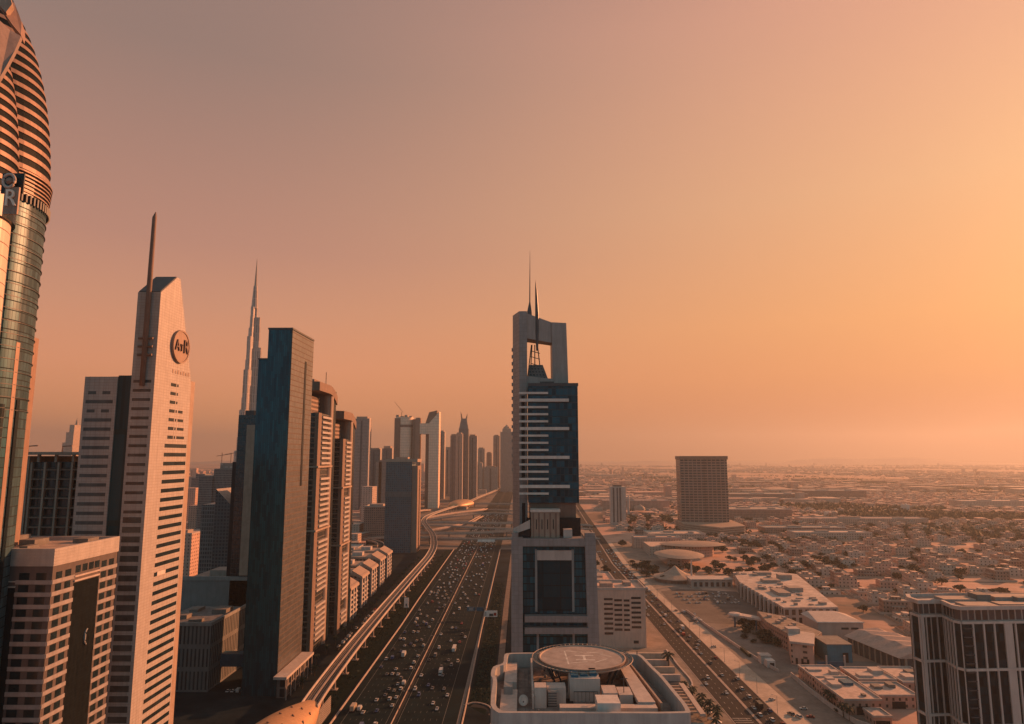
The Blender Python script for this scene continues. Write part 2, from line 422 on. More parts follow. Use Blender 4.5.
def ribbon(mb, path, w, z, m=0):
    vs, fs = [], []
    for i, p in enumerate(path):
        a = path[max(0, i - 1)]; b = path[min(len(path) - 1, i + 1)]
        dx_, dy_ = b[0] - a[0], b[1] - a[1]; L = math.hypot(dx_, dy_) or 1; nx, ny = dy_ / L, -dx_ / L
        zz = z if len(p) < 3 else p[2] + z
        vs += [(p[0] - nx * w / 2, p[1] - ny * w / 2, zz), (p[0] + nx * w / 2, p[1] + ny * w / 2, zz)]
    for i in range(len(path) - 1): fs.append((2 * i, 2 * i + 1, 2 * i + 3, 2 * i + 2))
    mb.add(vs, fs, m); return mb
def spline(pts, n=8):
    out = []
    P = [pts[0]] + list(pts) + [pts[-1]]
    for i in range(1, len(P) - 2):
        for k in range(n):
            t = k / n; r = []
            for j in range(len(pts[0])):
                a, b, c, d = P[i - 1][j], P[i][j], P[i + 1][j], P[i + 2][j]
                r.append(0.5 * (2 * b + (c - a) * t + (2 * a - 5 * b + 4 * c - d) * t * t + (3 * b - a - 3 * c + d) * t ** 3))
            out.append(tuple(r))
    out.append(tuple(pts[-1])); return out
# dark built-up ground round the highway corridor
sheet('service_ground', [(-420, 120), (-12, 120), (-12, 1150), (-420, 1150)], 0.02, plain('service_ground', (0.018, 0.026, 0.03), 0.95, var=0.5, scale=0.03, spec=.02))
sheet('corridor_ground', [(-330, 1150), (60, 1150), (60, 3600), (-330, 3600)], 0.02, plain('corridor_ground', (0.14, 0.115, 0.1), 0.95, var=0.5, scale=0.02))
# highway
HY0, HY1 = 200, 3900
hw = sheet('highway', [(-108, HY0), (-36, HY0), (-36, 1400), (-40, HY1), (-104, HY1), (-108, 1400)], 0.06, M['asphalt'])
lm = MB()
LW = 3.65
LEFT_LANES = [-77.6 - LW * (k + .5) for k in range(7)]
RIGHT_LANES = [-71.4 + LW * (k + .5) for k in range(7)]
for base, sg in ((-77.6, -1), (-71.4, 1)):
    for k in range(1, 7):
        x = base + sg * LW * k; y = HY0
        while y < 1500:
            lm.add([(x - .06, y, .075), (x + .06, y, .075), (x + .06, y + 3, .075), (x - .06, y + 3, .075)], [(0, 1, 2, 3)]); y += 12
    for k in (0.05, 7.05):
        x = base + sg * LW * k
        lm.add([(x - .1, HY0, .075), (x + .1, HY0, .075), (x + .1, HY1, .075), (x - .1, HY1, .075)], [(0, 1, 2, 3)])
struct('lane_markings', lm, M['paint_worn'])
struct('highway_median', MB().box(-76.6, HY0, 0, -72.4, 1180, 0.22).box(-76.4, 1182, 0, -72.6, HY1, 0.22), M['asphalt2'])
# concrete barriers beside the highway
def barrier(name, path, label, mat=None, h=1.0, w=0.6):
    mb = MB().sweep([(x, y, 0.0) for x, y in path], [(-w / 2, 0.02), (w / 2, 0.02), (w / 5, h), (-w / 5, h)][::-1])
    return solo(name, mb, mat or M['conc'], label, 'barrier', org=(path[0][0], path[0][1], 0))
barrier('median_barrier', [(-74.5, 205), (-74.5, 1178)], 'long pale concrete barrier on the median between the two highway carriageways', h=.8, w=.8)
barrier('roadside_barrier', [(-109, 205), (-109, 640), (-110.5, 760), (-112, 1150)], 'pale concrete barrier along the left edge of the wide highway, below the viaduct', w=1.1)
barrier('roadside_barrier', [(-34.5, 205), (-34.5, 430), (-36, 620), (-36, 1150)], 'pale concrete barrier along the right edge of the wide highway', w=1.1)
struct('shoulder', MB().box(-37.6, 205, 0.0, -35.6, 1150, 0.14), M['conc_d'])
# dark planted strips
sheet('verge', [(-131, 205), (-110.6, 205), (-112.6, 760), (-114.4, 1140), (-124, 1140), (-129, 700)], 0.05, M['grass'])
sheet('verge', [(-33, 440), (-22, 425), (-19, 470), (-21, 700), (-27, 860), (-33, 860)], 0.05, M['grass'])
sheet('footpath', [(-20, 425), (-15, 425), (-13.5, 500), (-14.5, 1100), (-18, 1100), (-19, 700), (-18, 480)], 0.07, plain('footpath', (0.17, 0.125, 0.1), 0.9, var=0.3, scale=0.2))
# ramp curling from the service road
rp = spline([(-33.5, 372, 0), (-27, 395, 0), (-19, 402, 0), (-15.5, 418, 0), (-20, 436, 0), (-31, 441, 0)], 6)
mb = MB(); ribbon(mb, rp, 5.5, 0.085); struct('slip_road', mb, M['asphalt2'])
solo('kerb', MB().sweep([(x, y, 0) for x, y, z in spline([(-36, 440), (-30, 446), (-22, 440), (-17, 420), (-20, 404), (-29, 399), (-35, 388)] and [(-36.0, 440.0, 0.0), (-29.0, 445.0, 0.0), (-20.0, 438.0, 0.0), (-17.0, 420.0, 0.0), (-20.0, 405.0, 0.0), (-30.0, 398.0, 0.0)], 6)], [(-.5, 0.02), (-.5, .6), (.5, .6), (.5, 0.02)]), M['conc'], 'curved pale kerb wall round the slip road loop at the foot of the highway', 'kerb', org=(-20, 420, 0))
sheet('frontage_road', [(-13.2, 205), (-4.6, 205), (-6, 560), (-5, 1150), (-13, 1150), (-12.6, 500)], 0.06, M['asphalt'])
# the street on the right: leans slightly across
def rx(y): return 135.2 - (y - 414) * 0.0125 if y < 1000 else 127.9 + (y - 1000) * 0.034
ys = [300, 414, 600, 800, 1000, 1250, 1450, 1700, 2000, 2600, 3400]
def strip(name, o0, o1, z, mat, yy=ys, lab=None):
    mb = MB()
    for a, b in zip(yy[:-1], yy[1:]):
        mb.add([(rx(a) + o0, a, z), (rx(a) + o1, a, z), (rx(b) + o1, b, z), (rx(b) + o0, b, z)], [(0, 1, 2, 3)])
    return struct(name, mb, mat)
strip('street_ground', -46, 75, 0.03, M['paving'], [300, 414, 600, 800, 1000, 1250])
strip('city_street', -14.2, 14.4, 0.06, M['asphalt2'])
strip('sand_verge', 14.6, 29, 0.05, M['sand2'], [300, 414, 600, 720])
strip('sand_verge', 14.6, 22, 0.05, M['sand2'], [720, 800, 1000, 1250])
strip('access_road', 29.3, 38, 0.055, M['paving'], [300, 414, 520, 600, 720])
mb = MB()
for a, b in zip(ys[:-1], ys[1:]):
    mb.hexa([(rx(a) - .9, a, 0), (rx(a) + .9, a, 0), (rx(b) + .9, b - 1, 0), (rx(b) - .9, b - 1, 0), (rx(a) - .9, a, .2), (rx(a) + .9, a, .2), (rx(b) + .9, b - 1, .2), (rx(b) - .9, b - 1, .2)])
struct('street_median', mb, M['conc'])
kb = MB()
for off in (-14.9, 14.35):
    for a, b in zip(ys[:-3], ys[1:-2]):
        kb.hexa([(rx(a) + off, a, 0), (rx(a) + off + .5, a, 0), (rx(b) + off + .5, b, 0), (rx(b) + off, b, 0), (rx(a) + off, a, .14), (rx(a) + off + .5, a, .14), (rx(b) + off + .5, b, .14), (rx(b) + off, b, .14)])
struct('street_kerb', kb, M['conc'])
lm = MB()
for off in (-10.4, -5.8, 5.4, 9.6):
    y = 320
    while y < 900:
        x = rx(y) + off; lm.add([(x - .08, y, .075), (x + .08, y, .075), (x + .08, y + 3, .075), (x - .08, y + 3, .075)], [(0, 1, 2, 3)]); y += 9
for k in range(9):                                        # hatched stop area near the camera
    y = 398 + k * 3.0
    lm.add([(rx(y) - 13.6, y, .075), (rx(y) - 3.4, y, .075), (rx(y) - 3.4, y + .45, .075), (rx(y) - 13.6, y + .45, .075)], [(0, 1, 2, 3)])
struct('street_markings', lm, M['paint'])
# cross streets and parking ground on the right
sheet('parking_ground', [(153, 655), (232, 640), (262, 690), (240, 800), (178, 815), (156, 800)], 0.07, plain('car_park_surface', (0.11, 0.095, 0.085), 0.9, var=0.3, scale=0.05))
sheet('yard', [(176, 545), (200, 505), (300, 500), (300, 530), (206, 540), (196, 600), (182, 650), (165, 650)], 0.075, plain('yard_paving', (0.19, 0.16, 0.14), 0.9, var=0.25, scale=0.08))
# ================================================================== left side of the highway
FX = -164.7
# ---------------------------------------------------------------- office tower with white spandrels, nearest
t = thing('office_tower', 'dark office tower with white bands, square windows and a black glass strip, left foreground', 'tower', (-178, 264, 0))
X0, X1, Y0, Y1, ZT = -207.0, FX, 245.0, 283.5, 118.0
part('wall', MB().box(X0, Y0, 0, X1, Y1, 111.6).box(X0, Y0, 111.6, X1, Y1, 112.0), plain('tower_wall', (0.11, 0.09, 0.085), 0.7, var=0.1, scale=0.3), t)
pm = MB(); w = 1.0
pm.box(X0 - .3, Y0 - .3, 112.0, X1 + .3, Y0 + w, ZT); pm.box(X0 - .3, Y1 - w, 112.0, X1 + .3, Y1 + .3, ZT - .01)
pm.box(X1 - w, Y0 + w, 112.0, X1 + .3, Y1 - w, ZT - .02); pm.box(X0 - .3, Y0 + w, 112.0, X0 + w, Y1 - w, ZT - .02)
for k in range(5): pm.box(X1 + .3, Y0 - .2, 112.6 + k * 1.1, X1 + .42, Y1 + .2, 112.75 + k * 1.1); pm.box(X0 - .2, Y0 - .42, 112.6 + k * 1.1, X1 + .2, Y0 - .3, 112.75 + k * 1.1)
part('parapet', pm, M['beige'], t)
r = part('roof', MB().box(X0 + w, Y0 + w, 112.0, X1 - w, Y1 - w, 116.6), plain('pale_roof', (0.42, 0.32, 0.26), 0.9, var=0.45, scale=0.12), t)
for bx in [(-190, 262, 116.6, -184, 270, 119.0), (-181, 250, 116.6, -178, 256, 118.2), (-200, 252, 116.6, -192, 257, 118.4), (-176, 272, 116.6, -170, 279, 118.3), (-202, 270, 116.6, -197, 278, 119.5)]:
    o = part('roof_unit', MB().box(*bx), M['conc_d'], t)
sp, wins = [], []
fhh = 4.12
zs = [107.6 - k * fhh for k in range(25)]
C0, C1 = 257.0, 272.0                                      # black strip on the road face
S0, S1 = -186.2, -177.4                                     # black strip on the near face
for z in zs:
    sp.append((X1 - .1, Y0, z - 1.75, X1 + .28, C0, z - .35)); sp.append((X1 - .1, C1, z - 1.75, X1 + .28, Y1, z - .35))
    sp.append((S1, Y0 - .28, z - 1.75, X1, Y0 + .1, z - .35)); sp.append((X0, Y0 - .28, z - 1.75, S0, Y0 + .1, z - .35))
for z in zs:
    for a in (246.9, 251.9, 273.4, 278.2): wins.append((X1 - .1, a, z - .3, X1 + .07, a + 3.2, z + 2.1))
    for a in (-176.4, -170.4): wins.append((a, Y0 - .07, z - .3, a + 3.6, Y0 + .1, z + 2.1))
top = [(X1 - .1, a, 108.0 - .3, X1 + .07, a + 2.9, 110.3) for a in (257.6, 261.6, 265.4, 269.0)]
many('spandrel', sp, M['spandrel'], t)
many('window', top + wins, M['win'], t)
part('glass_strip', MB().box(X1 - .1, C0, 2, X1 + .12, C1, 104.2), glassy('black_curtain', (0.006, 0.010, 0.012), 0.4, 0.0, 1.03, 2.5, .12, (0.014, 0.018, 0.02), spec=.06), t)
part('glass_strip', MB().box(S0, Y0 - .12, 2, S1, Y0 + .1, 104.5), M['black'], t)
for z in (104.6, 106.2): part('rail', MB().box(X1 - .1, C0, z, X1 + .5, C1, z + .6), M['cream'], t)
for z in (104.8, 106.6): part('rail', MB().box(S0, Y0 - .5, z, S1, Y0 + .1, z + .35), M['cream'], t)
# small curved emblem hung in the glass strip
em = []
for k in range(9):
    a = R(-75 + k * 19); em.append((X1 + .35, 267.6 - 1.7 * math.cos(a) * 1.1, 83.0 + 2.9 * math.sin(a)))
part('emblem', MB().tube(em, [0.25, .3, .4, .45, .5, .45, .4, .3, .25], 6), M['grey'], t)
# ---------------------------------------------------------------- slanted-top tower with mast and round emblem
t = thing('slab_tower', 'tall beige tower with slanted top, striped sunlit side, mast and round emblem', 'tower', (-172, 319, 0))
AX0, AX1, AY0, AY1 = -175.2, FX, 302.0, 336.0
clad = glassy('beige_tiles', (0.40, 0.36, 0.33), 0.5, 0.0, 1.3, 2.2, .06, (0.3, 0.24, 0.2), spec=0.3, var=.05)
mb = MB()
# side outline in (y, z): front edge to 222, sloping facet to the peak, leaning back edge
prof = [(AY0, 0), (AY1, 0), (AY1, 186.0), (318.6, 235.0), (315.5, 235.0), (AY0, 224.5)]
n = len(prof)
mb.add([(AX1, y, z) for y, z in prof] + [(AX0, y, z) for y, z in prof],
       [tuple(range(n)), tuple(range(2 * n - 1, n - 1, -1))] + [(i, i + n, (i + 1) % n + n, (i + 1) % n) for i in range(n)])
part('wall', mb, clad, t)
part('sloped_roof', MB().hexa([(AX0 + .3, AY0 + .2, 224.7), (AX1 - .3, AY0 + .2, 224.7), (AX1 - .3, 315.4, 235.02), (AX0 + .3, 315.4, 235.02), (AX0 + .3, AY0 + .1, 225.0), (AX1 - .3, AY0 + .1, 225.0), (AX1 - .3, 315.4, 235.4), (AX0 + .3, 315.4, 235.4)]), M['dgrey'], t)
part('wing_wall', MB().box(-197.5, 304.0, 0, -182.6, 334.0, 186.0), clad, t)
part('rear_wing', MB().box(-178.0, 336.2, 0, -166.5, 343.6, 187.8), M['tan'], t)
part('glass_strip', MB().box(-182.6, 304.6, 0, -175.2, 333.0, 186.6), glassy('teal_strip', (0.006, 0.05, 0.065), 0.3, 0.0, 40.0, 1.4, .04, (0.03, 0.05, 0.05), spec=.25), t)
ws = []
for k in range(42):                                        # ribbon windows of the sunlit side, wider lower down
    z = 183.0 - k * 4.1
    if z < 12: break
    if k < 7:
        ws.append((AX1 - .1, 316.5, z, AX1 + .06, 321.5, z + 1.5)); ws.append((AX1 - .1, 322.4, z + .1, AX1 + .06, 323.6, z + 1.4))
        if k > 2: ws.append((AX1 - .1, 324.8, z + .1, AX1 + .06, 326.2 + k, z + 1.4))
    else:
        ws.append((AX1 - .1, 314.6 - (k - 7) * 0.10, z, AX1 + .06, 335.2, z + 1.75))
many('ribbon_window', ws, M['win'], t)
ws = []
for k in range(42):
    z = 183.0 - k * 4.1
    if z < 12: break
    ws.append((AX0 + 1.0, AY0 - .06, z, AX1 - 1.4, AY0 + .1, z + (1.3 if k < 15 else 2.5)))
many('ribbon_window', ws, plain('dim_window', (0.06, 0.07, 0.07), 0.2, var=0.4, scale=.2, spec=.5), t)
ws = []
for k in range(36):
    z = 178.0 - k * 4.1
    if k in (0, 2): 
        for a in (-195.5, -189.0): ws.append((a, 303.94, z, a + 3.6, 304.1, z + 1.4))
    else: ws.append((-196.3, 303.94, z, -184.0, 304.1, z + 1.5))
many('ribbon_window', ws, plain('dim_window_grey', (0.09, 0.1, 0.1), 0.3, var=0.3, scale=.2), t)
mast = part('mast', MB().tube([(-169.3, 300.4, 181.5), (-169.3, 300.4, 230), (-169.3, 300.4, 259.5), (-168.9, 300.4, 262)], [1.15, 1.15, .95, .2], 10), M['brown'], t, smooth=True)
for z in (195.5, 199.3, 203.0): part('mast_bracket', MB().tube([(-172.6, 300.6, z), (-166.0, 300.6, z)], .55, 8), M['brown'], t)
for z in (195.5, 203.0): part('mast_bracket', MB().box(-169.8, 300.4, z - .4, -168.8, 302.2, z + .4), M['brown'], t)
# round emblem
ring = [(AX1 + .5, 322.0 + 8.0 * math.cos(2 * math.pi * k / 36), 202.5 + 8.0 * math.sin(2 * math.pi * k / 36)) for k in range(36)]
db = MB(); rg = []
for x, r_ in ((AX1 - .1, 8.0), (AX1 + 1.3, 8.0), (AX1 + 1.3, 7.3), (AX1 + 1.0, 7.2), (AX1 + 1.0, .1)):
    rg.append([(x, 322.0 + r_ * math.cos(2 * math.pi * k / 36), 202.5 + r_ * math.sin(2 * math.pi * k / 36)) for k in range(36)])
db.loft(rg)
em = part('emblem', db, plain('bronze_disc', (0.3, 0.2, 0.15), 0.5, var=.1), t)
lt = moved(text_mb('A', 7.6, .5), lambda x, y, z: (AX1 + 1.35 + y, 317.8 + x * .8, 202.5 + z)); part('letter', lt, plain('emblem_letter', (.12, .07, .055), .6), em)
lt = moved(text_mb('Y', 5.0, .5), lambda x, y, z: (AX1 + 1.35 + y, 321.8 + x * .7, 201.8 + z)); part('letter', lt, plain('emblem_letter', (.12, .07, .055), .6), em)
lt = moved(text_mb('R', 9.4, .5), lambda x, y, z: (AX1 + 1.35 + y, 326.0 + x * .85, 202.6 + z)); part('letter', lt, plain('emblem_letter', (.12, .07, .055), .6), em)
# row of small raised signs under the emblem (unreadable in the photograph)
for k in range(7): part('raised_letter', MB().box(AX1 - .05, 317 + k * 2.5, 189.3, AX1 + .15, 318.3 + k * 2.5, 190.7 if k % 2 else 191.2), M['tan'], t)
part('small_sign', MB().box(AX1 - .05, 315.4, 97.0, AX1 + .35, 322.5, 98.8), M['white'], t)
# ---------------------------------------------------------------- sail-crowned tower at the frame edge
t = thing('sail_tower', 'giant curved tower with dark and copper banded crown and reflective glass shaft, far left', 'tower', (-196, 250, 0))
CX, CY = -204.0, 235.0
def lobe(s=1.0, cx=CX, cy=CY, rx_=27.0, ry_=26.0, n=56): return ell(cx, cy, rx_ * s, ry_ * s, n)
def s_at(z): return math.sqrt(max(0.02, 1 - (max(0, z - 240) / 86.0) ** 2))
def rings(z0, z1, cx, cy, rx_, ry_, fn, k=1.0):
    return [[(x, y, z) for x, y in ell(cx, cy, rx_ * fn(z) * k, ry_ * fn(z) * k, 56)] for z in (z0, z1)]
core = MB(); core2 = MB()
levels = [252 + 4.4 * i for i in range(16)]
L2 = (-191.5, 212.0, 22.0, 20.0)
for z0, z1 in zip(levels[:-1], levels[1:]):
    pass
core.loft([[(x, y, z) for x, y in ell(CX, CY, 27 * s_at(z) * .985, 26 * s_at(z) * .985, 56)] for z in [246] + levels])
levels2 = [236 + 4.0 * i for i in range(17)]
def s2(z): return s_at(z + 16)
core2.loft([[(x, y, z) for x, y in ell(L2[0], L2[1], L2[2] * s2(z) * .98, L2[3] * s2(z) * .98, 56)] for z in [232] + levels2])
crown_dark = plain('crown_dark_glass', (0.005, 0.01, 0.012), .5, var=.3, scale=.4, spec=.05)
part('crown_core', core, crown_dark, t, smooth=False); part('crown_core', core2, crown_dark, t)
for i, z in enumerate(levels[:-1]):
    part('crown_band', MB().loft(rings(z + .2, z + 1.9, CX, CY, 27, 26, s_at)), M['copper'], t)
for i, z in enumerate(levels2[:-1]):
    part('crown_band', MB().loft(rings(z + .2, z + 1.8, L2[0], L2[1], L2[2], L2[3], s2)), M['copper'], t)
# dark belt with thin copper rings
part('belt', MB().prism(lobe(.985), 241, 252), M['black'], t)
for k in range(6): part('belt_ring', MB().prism(lobe(1.0 + .004 * k), 244.0 + k * 1.4, 244.5 + k * 1.4), M['copper'], t)
tooth = MB()
for x, y in lobe(1.0, n=90): tooth.box(x - .35, y - .35, 240.2, x + .35, y + .35, 243.2)
part('belt_fringe', tooth, M['dgrey'], t)
part('belt', MB().prism(ell(L2[0], L2[1], L2[2] * .985, L2[3] * .985, 56), 228, 236), M['black'], t)
part('pale_shaft', MB().prism(ell(L2[0], L2[1], L2[2] * .93, L2[3] * .93, 56), 60, 228.5), glassy('pale_panels', (0.7, 0.55, 0.44), 0.4, 0.1, 4.4, 9.0, .06, (0.25, 0.18, 0.14), var=.06), t)
# glass shaft, a ledge at every second floor
part('glass_shaft', MB().prism(lobe(.972), 0, 241.5), glassy('bronze_glass', (0.045, 0.085, 0.10), 0.4, 0.0, 3.4, 1.55, .07, (0.03, 0.04, 0.04), wob=.03, var=.3, spec=.12), t, smooth=False)
for k in range(17):
    z = 236.5 - k * 4.4
    part('ledge', MB().prism(ell(CX, CY, 27 * .986, 26 * .986, 56), z, z + .25), M['dgrey'], t)
# tall teal bay running down the front
def bay(a0, a1, k, z0, z1):
    pts = []
    for i in range(9):
        a = R(a0 + (a1 - a0) * i / 8); pts.append((CX + 27 * k * math.cos(a), CY + 26 * k * math.sin(a)))
    for i in range(8, -1, -1):
        a = R(a0 + (a1 - a0) * i / 8); pts.append((CX + 27 * .9 * math.cos(a), CY + 26 * .9 * math.sin(a)))
    return MB().prism(pts, z0, z1)
part('teal_bay', bay(-15, -2, .982, 0, 241.0), glassy('teal_glass', (0.008, 0.07, 0.09), 0.35, 0.1, 3.4, 1.55, .07, (0.02, 0.03, 0.03), spec=.2), t)
part('dark_bay', bay(-15, -7, .987, 0, 168), glassy('dark_bay_glass', (0.03, 0.05, 0.055), 0.12, 0.35, 3.4, 1.6, .06, (0.015, 0.02, 0.02)), t)
part('copper_pier', bay(-2, 2, .985, 0, 190), M['copper'], t)
part('dark_slot', bay(5, 9, .985, 60, 170), M['black'], t)
# flat rear wing seen past the right edge of the shaft
part('rear_wing', MB().prism([(-202, 262), (at(40, 330, d=262)[0] - 1.5, 258), (at(40, 330, d=268)[0], 268), (-200, 276), (-206, 278)], 0, 197), plain('rose_cladding', (0.33, 0.22, 0.17), 0.45, metal=.2, var=.1), t)
# smooth sail panel and curved cap
def curved(ptsA, d, th, mat, name):
    fr = [at(u, v, d=d_) for (u, v), d_ in zip(ptsA, d)]
    m_ = MB(); k = len(fr)
    m_.add([tuple(p) for p in fr] + [(p[0] - th * .5, p[1] + th, p[2]) for p in fr], [tuple(range(k)), tuple(range(2 * k - 1, k - 1, -1))] + [(i, i + k, (i + 1) % k + k, (i + 1) % k) for i in range(k)])
    return part(name, m_, mat, t)
curved([(21, 36), (15, 50), (8, 63), (0, 77), (-30, 120), (-80, 60), (-60, 0), (-20, 2), (0, 24), (10, 30)], [206, 200, 194, 189, 186, 184, 188, 194, 202, 204], 2.0, plain('sail_panel', (0.24, 0.18, 0.155), 0.5, metal=.15, var=.06), 'sail_panel')
curved([(8, -12), (14, 2), (18, 12), (21.5, 22), (22, 30), (21, 35), (12, 24), (4, 12), (-4, -2)], [215, 213, 212, 211, 210, 208, 206, 206, 210], 5.0, M['copper'], 'curved_cap')
curved([(-14, -12), (8, -12), (12, 4), (6, 12), (-2, 4)], [205.0, 205.0, 205.0, 205.0, 205.0], 3.0, M['tan'], 'inner_cap')
# ring and letter sign on the belt
sgx, sgy, sgz = at(9.5, 181, d=189)
tor = MB()
rr = [(sgx + 1.75 * math.cos(2 * math.pi * k / 20), sgy - .2, sgz + 2.0 * math.sin(2 * math.pi * k / 20)) for k in range(21)]
tor.tube(rr, .42, 8)
part('ring_backing', MB().box(sgx - 3.4, sgy + 1.4, sgz - 3.2, sgx + 3.2, sgy + 1.8, sgz + 3.0), M['black'], t)
part('ring_sign', tor, M['cream'], t, smooth=True)
part('ring_boss', MB().loft([[(sgx + r_ * math.cos(2 * math.pi * k / 16), y_, sgz + r_ * math.sin(2 * math.pi * k / 16)) for k in range(16)] for y_, r_ in ((sgy + .4, 1.1), (sgy - .3, 1.0), (sgy - .8, .4))][::-1]), M['copper'], t)
cx_, cy_, cz_ = at(11.3, 199, d=189)
lt = MB().add([], [])
part('sign_board', MB().box(cx_ - 2.1, cy_ - .1, cz_ - 4.6, cx_ + 2.1, cy_ + .5, cz_ + 3.6), plain('sign_bronze', (0.3, 0.19, 0.14), .5), t)
lt = moved(text_mb('R', 7.2, .5), lambda x, y, z: (cx_ + x * .85, cy_ - .35 + y, cz_ + z)); part('letter', lt, plain('sign_letter', (.85, .68, .56), .5), t)
# ---------------------------------------------------------------- open-frame building behind
t = thing('frame_building', 'unfinished concrete frame building with open grid front, behind the office tower', 'building', (-240, 370, 0))
part('core', MB().box(-252.5, 352.5, 0, -205, 390, 147.5), facade('open_floors', (0.06, 0.05, 0.045), (0.02, 0.025, 0.028), 4.8, 4.0, .7, .75), t)
for k, x in enumerate([-252.0, -245.0, -238.0, -231.0, -224.0, -217.0, -210.0]): part('column', MB().box(x, 350.4, 40, x + 1.0, 352.0, 147.4 - .1), M['tan'], t)
for k in range(22): part('floor_slab', MB().box(-252.5, 350.7, 143.2 - k * 4.8, -205, 352.5, 143.9 - k * 4.8), M['brown'], t)
part('end_wall', MB().box(-264, 350, 0, -252.5, 392, 150.5), M['tan'], t)
part('roof_slab', MB().box(-264.5, 348.6, 151.2, -204, 393, 152.6), M['tan'], t)
for x in (-249, -240, -231, -222, -213): part('roof_post', MB().box(x, 350.6, 147.5, x + 1.2, 351.8, 151.2), M['tan'], t)
for x, y in ((-258, 356), (-244, 362), (-232, 370)):
    part('roof_fitting', MB().tube([(x, y, 152.5), (x, y, 155.6), (x + 5, y, 155.9)], .35, 6), M['brown'], t)
# ---------------------------------------------------------------- dark blue glass tower with stepped top
t = thing('glass_tower', 'dark teal glass tower with stepped top and copper tinted side by the viaduct', 'tower', (-167, 480, 0))
teal = glassy('teal_curtain_wall', (0.016, 0.05, 0.06), 0.16, 0.45, 3.6, 2.1, .10, (0.03, 0.055, 0.06), wob=.02)
def glass_irregular():
    """front glass: shadow-box panes of several widths"""
    m, nt, b = nodes_of('patchwork_glass')
    tc = MN(nt, 'ShaderNodeTexCoord'); mp = MN(nt, 'ShaderNodeSeparateXYZ'); nt.links.new(tc.outputs['Object'], mp.inputs[0])
    cb = MN(nt, 'ShaderNodeCombineXYZ')
    nt.links.new(mth(nt, 'ADD', mp.outputs[0], mp.outputs[1]), cb.inputs[1]); nt.links.new(mp.outputs[2], cb.inputs[0])
    br = MN(nt, 'ShaderNodeTexBrick'); nt.links.new(cb.outputs[0], br.inputs['Vector'])
    br.inputs['Scale'].default_value = 1.0; br.inputs['Brick Width'].default_value = 7.6; br.inputs['Row Height'].default_value = 1.3; br.inputs['Mortar Size'].default_value = 0.07
    br.offset = 0.37; br.squash = 1.3; br.squash_frequency = 3
    br.inputs['Color1'].default_value = (0.003, 0.055, 0.08, 1); br.inputs['Color2'].default_value = (0.012, 0.115, 0.15, 1); br.inputs['Mortar'].default_value = (0.01, 0.02, 0.022, 1)
    nt.links.new(br.outputs[0], b.inputs['Base Color']); b.inputs['Roughness'].default_value = 0.2; b.inputs['Metallic'].default_value = 0.45
    b.inputs['Specular IOR Level'].default_value = 0.12
    return m
patch = glass_irregular()
part('glass_front', MB().box(-172.2, 455, 0, -156.2, 503, 236), patch, t)
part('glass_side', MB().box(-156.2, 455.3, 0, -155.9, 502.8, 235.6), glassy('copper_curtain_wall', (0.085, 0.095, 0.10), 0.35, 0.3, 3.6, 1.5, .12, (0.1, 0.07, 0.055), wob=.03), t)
part('lower_block', MB().box(-178.6, 456, 0, -172.2, 500, 215.5), patch, t)
part('side_slot', MB().box(-155.9, 484.0, 130, -155.6, 487.5, 218), M['black'], t)
part('parapet', MB().box(-172.6, 454.6, 236, -155.6, 455.6, 237.2).box(-172.6, 502.4, 236, -155.6, 503.4, 237.2).box(-156.4, 455.6, 236, -155.6, 502.4, 237.2).box(-172.6, 455.6, 236, -171.8, 502.4, 237.2), M['dgrey'], t)
part('parapet', MB().box(-178.9, 455.6, 215.5, -172.6, 456.4, 216.4), M['dgrey'], t)
# long pale canopy at its foot
t = thing('canopy', 'long flat pale canopy on posts at the foot of the teal glass tower', 'canopy', (-150, 475, 0))
part('roof', MB().box(-155.2, 446, 12.6, -146.8, 502, 14.2), M['cream'], t)
part('wall', MB().box(-155.0, 452, 0.02, -149.4, 500, 12.5), facade('podium_shop', (0.16, 0.13, 0.12), (0.02, 0.025, 0.03), 6, 5, .8, .6), t)
for k in range(7): part('post', MB().box(-147.8, 448 + k * 8.6, 0.02, -147.2, 448.7 + k * 8.6, 12.6), M['conc'], t)
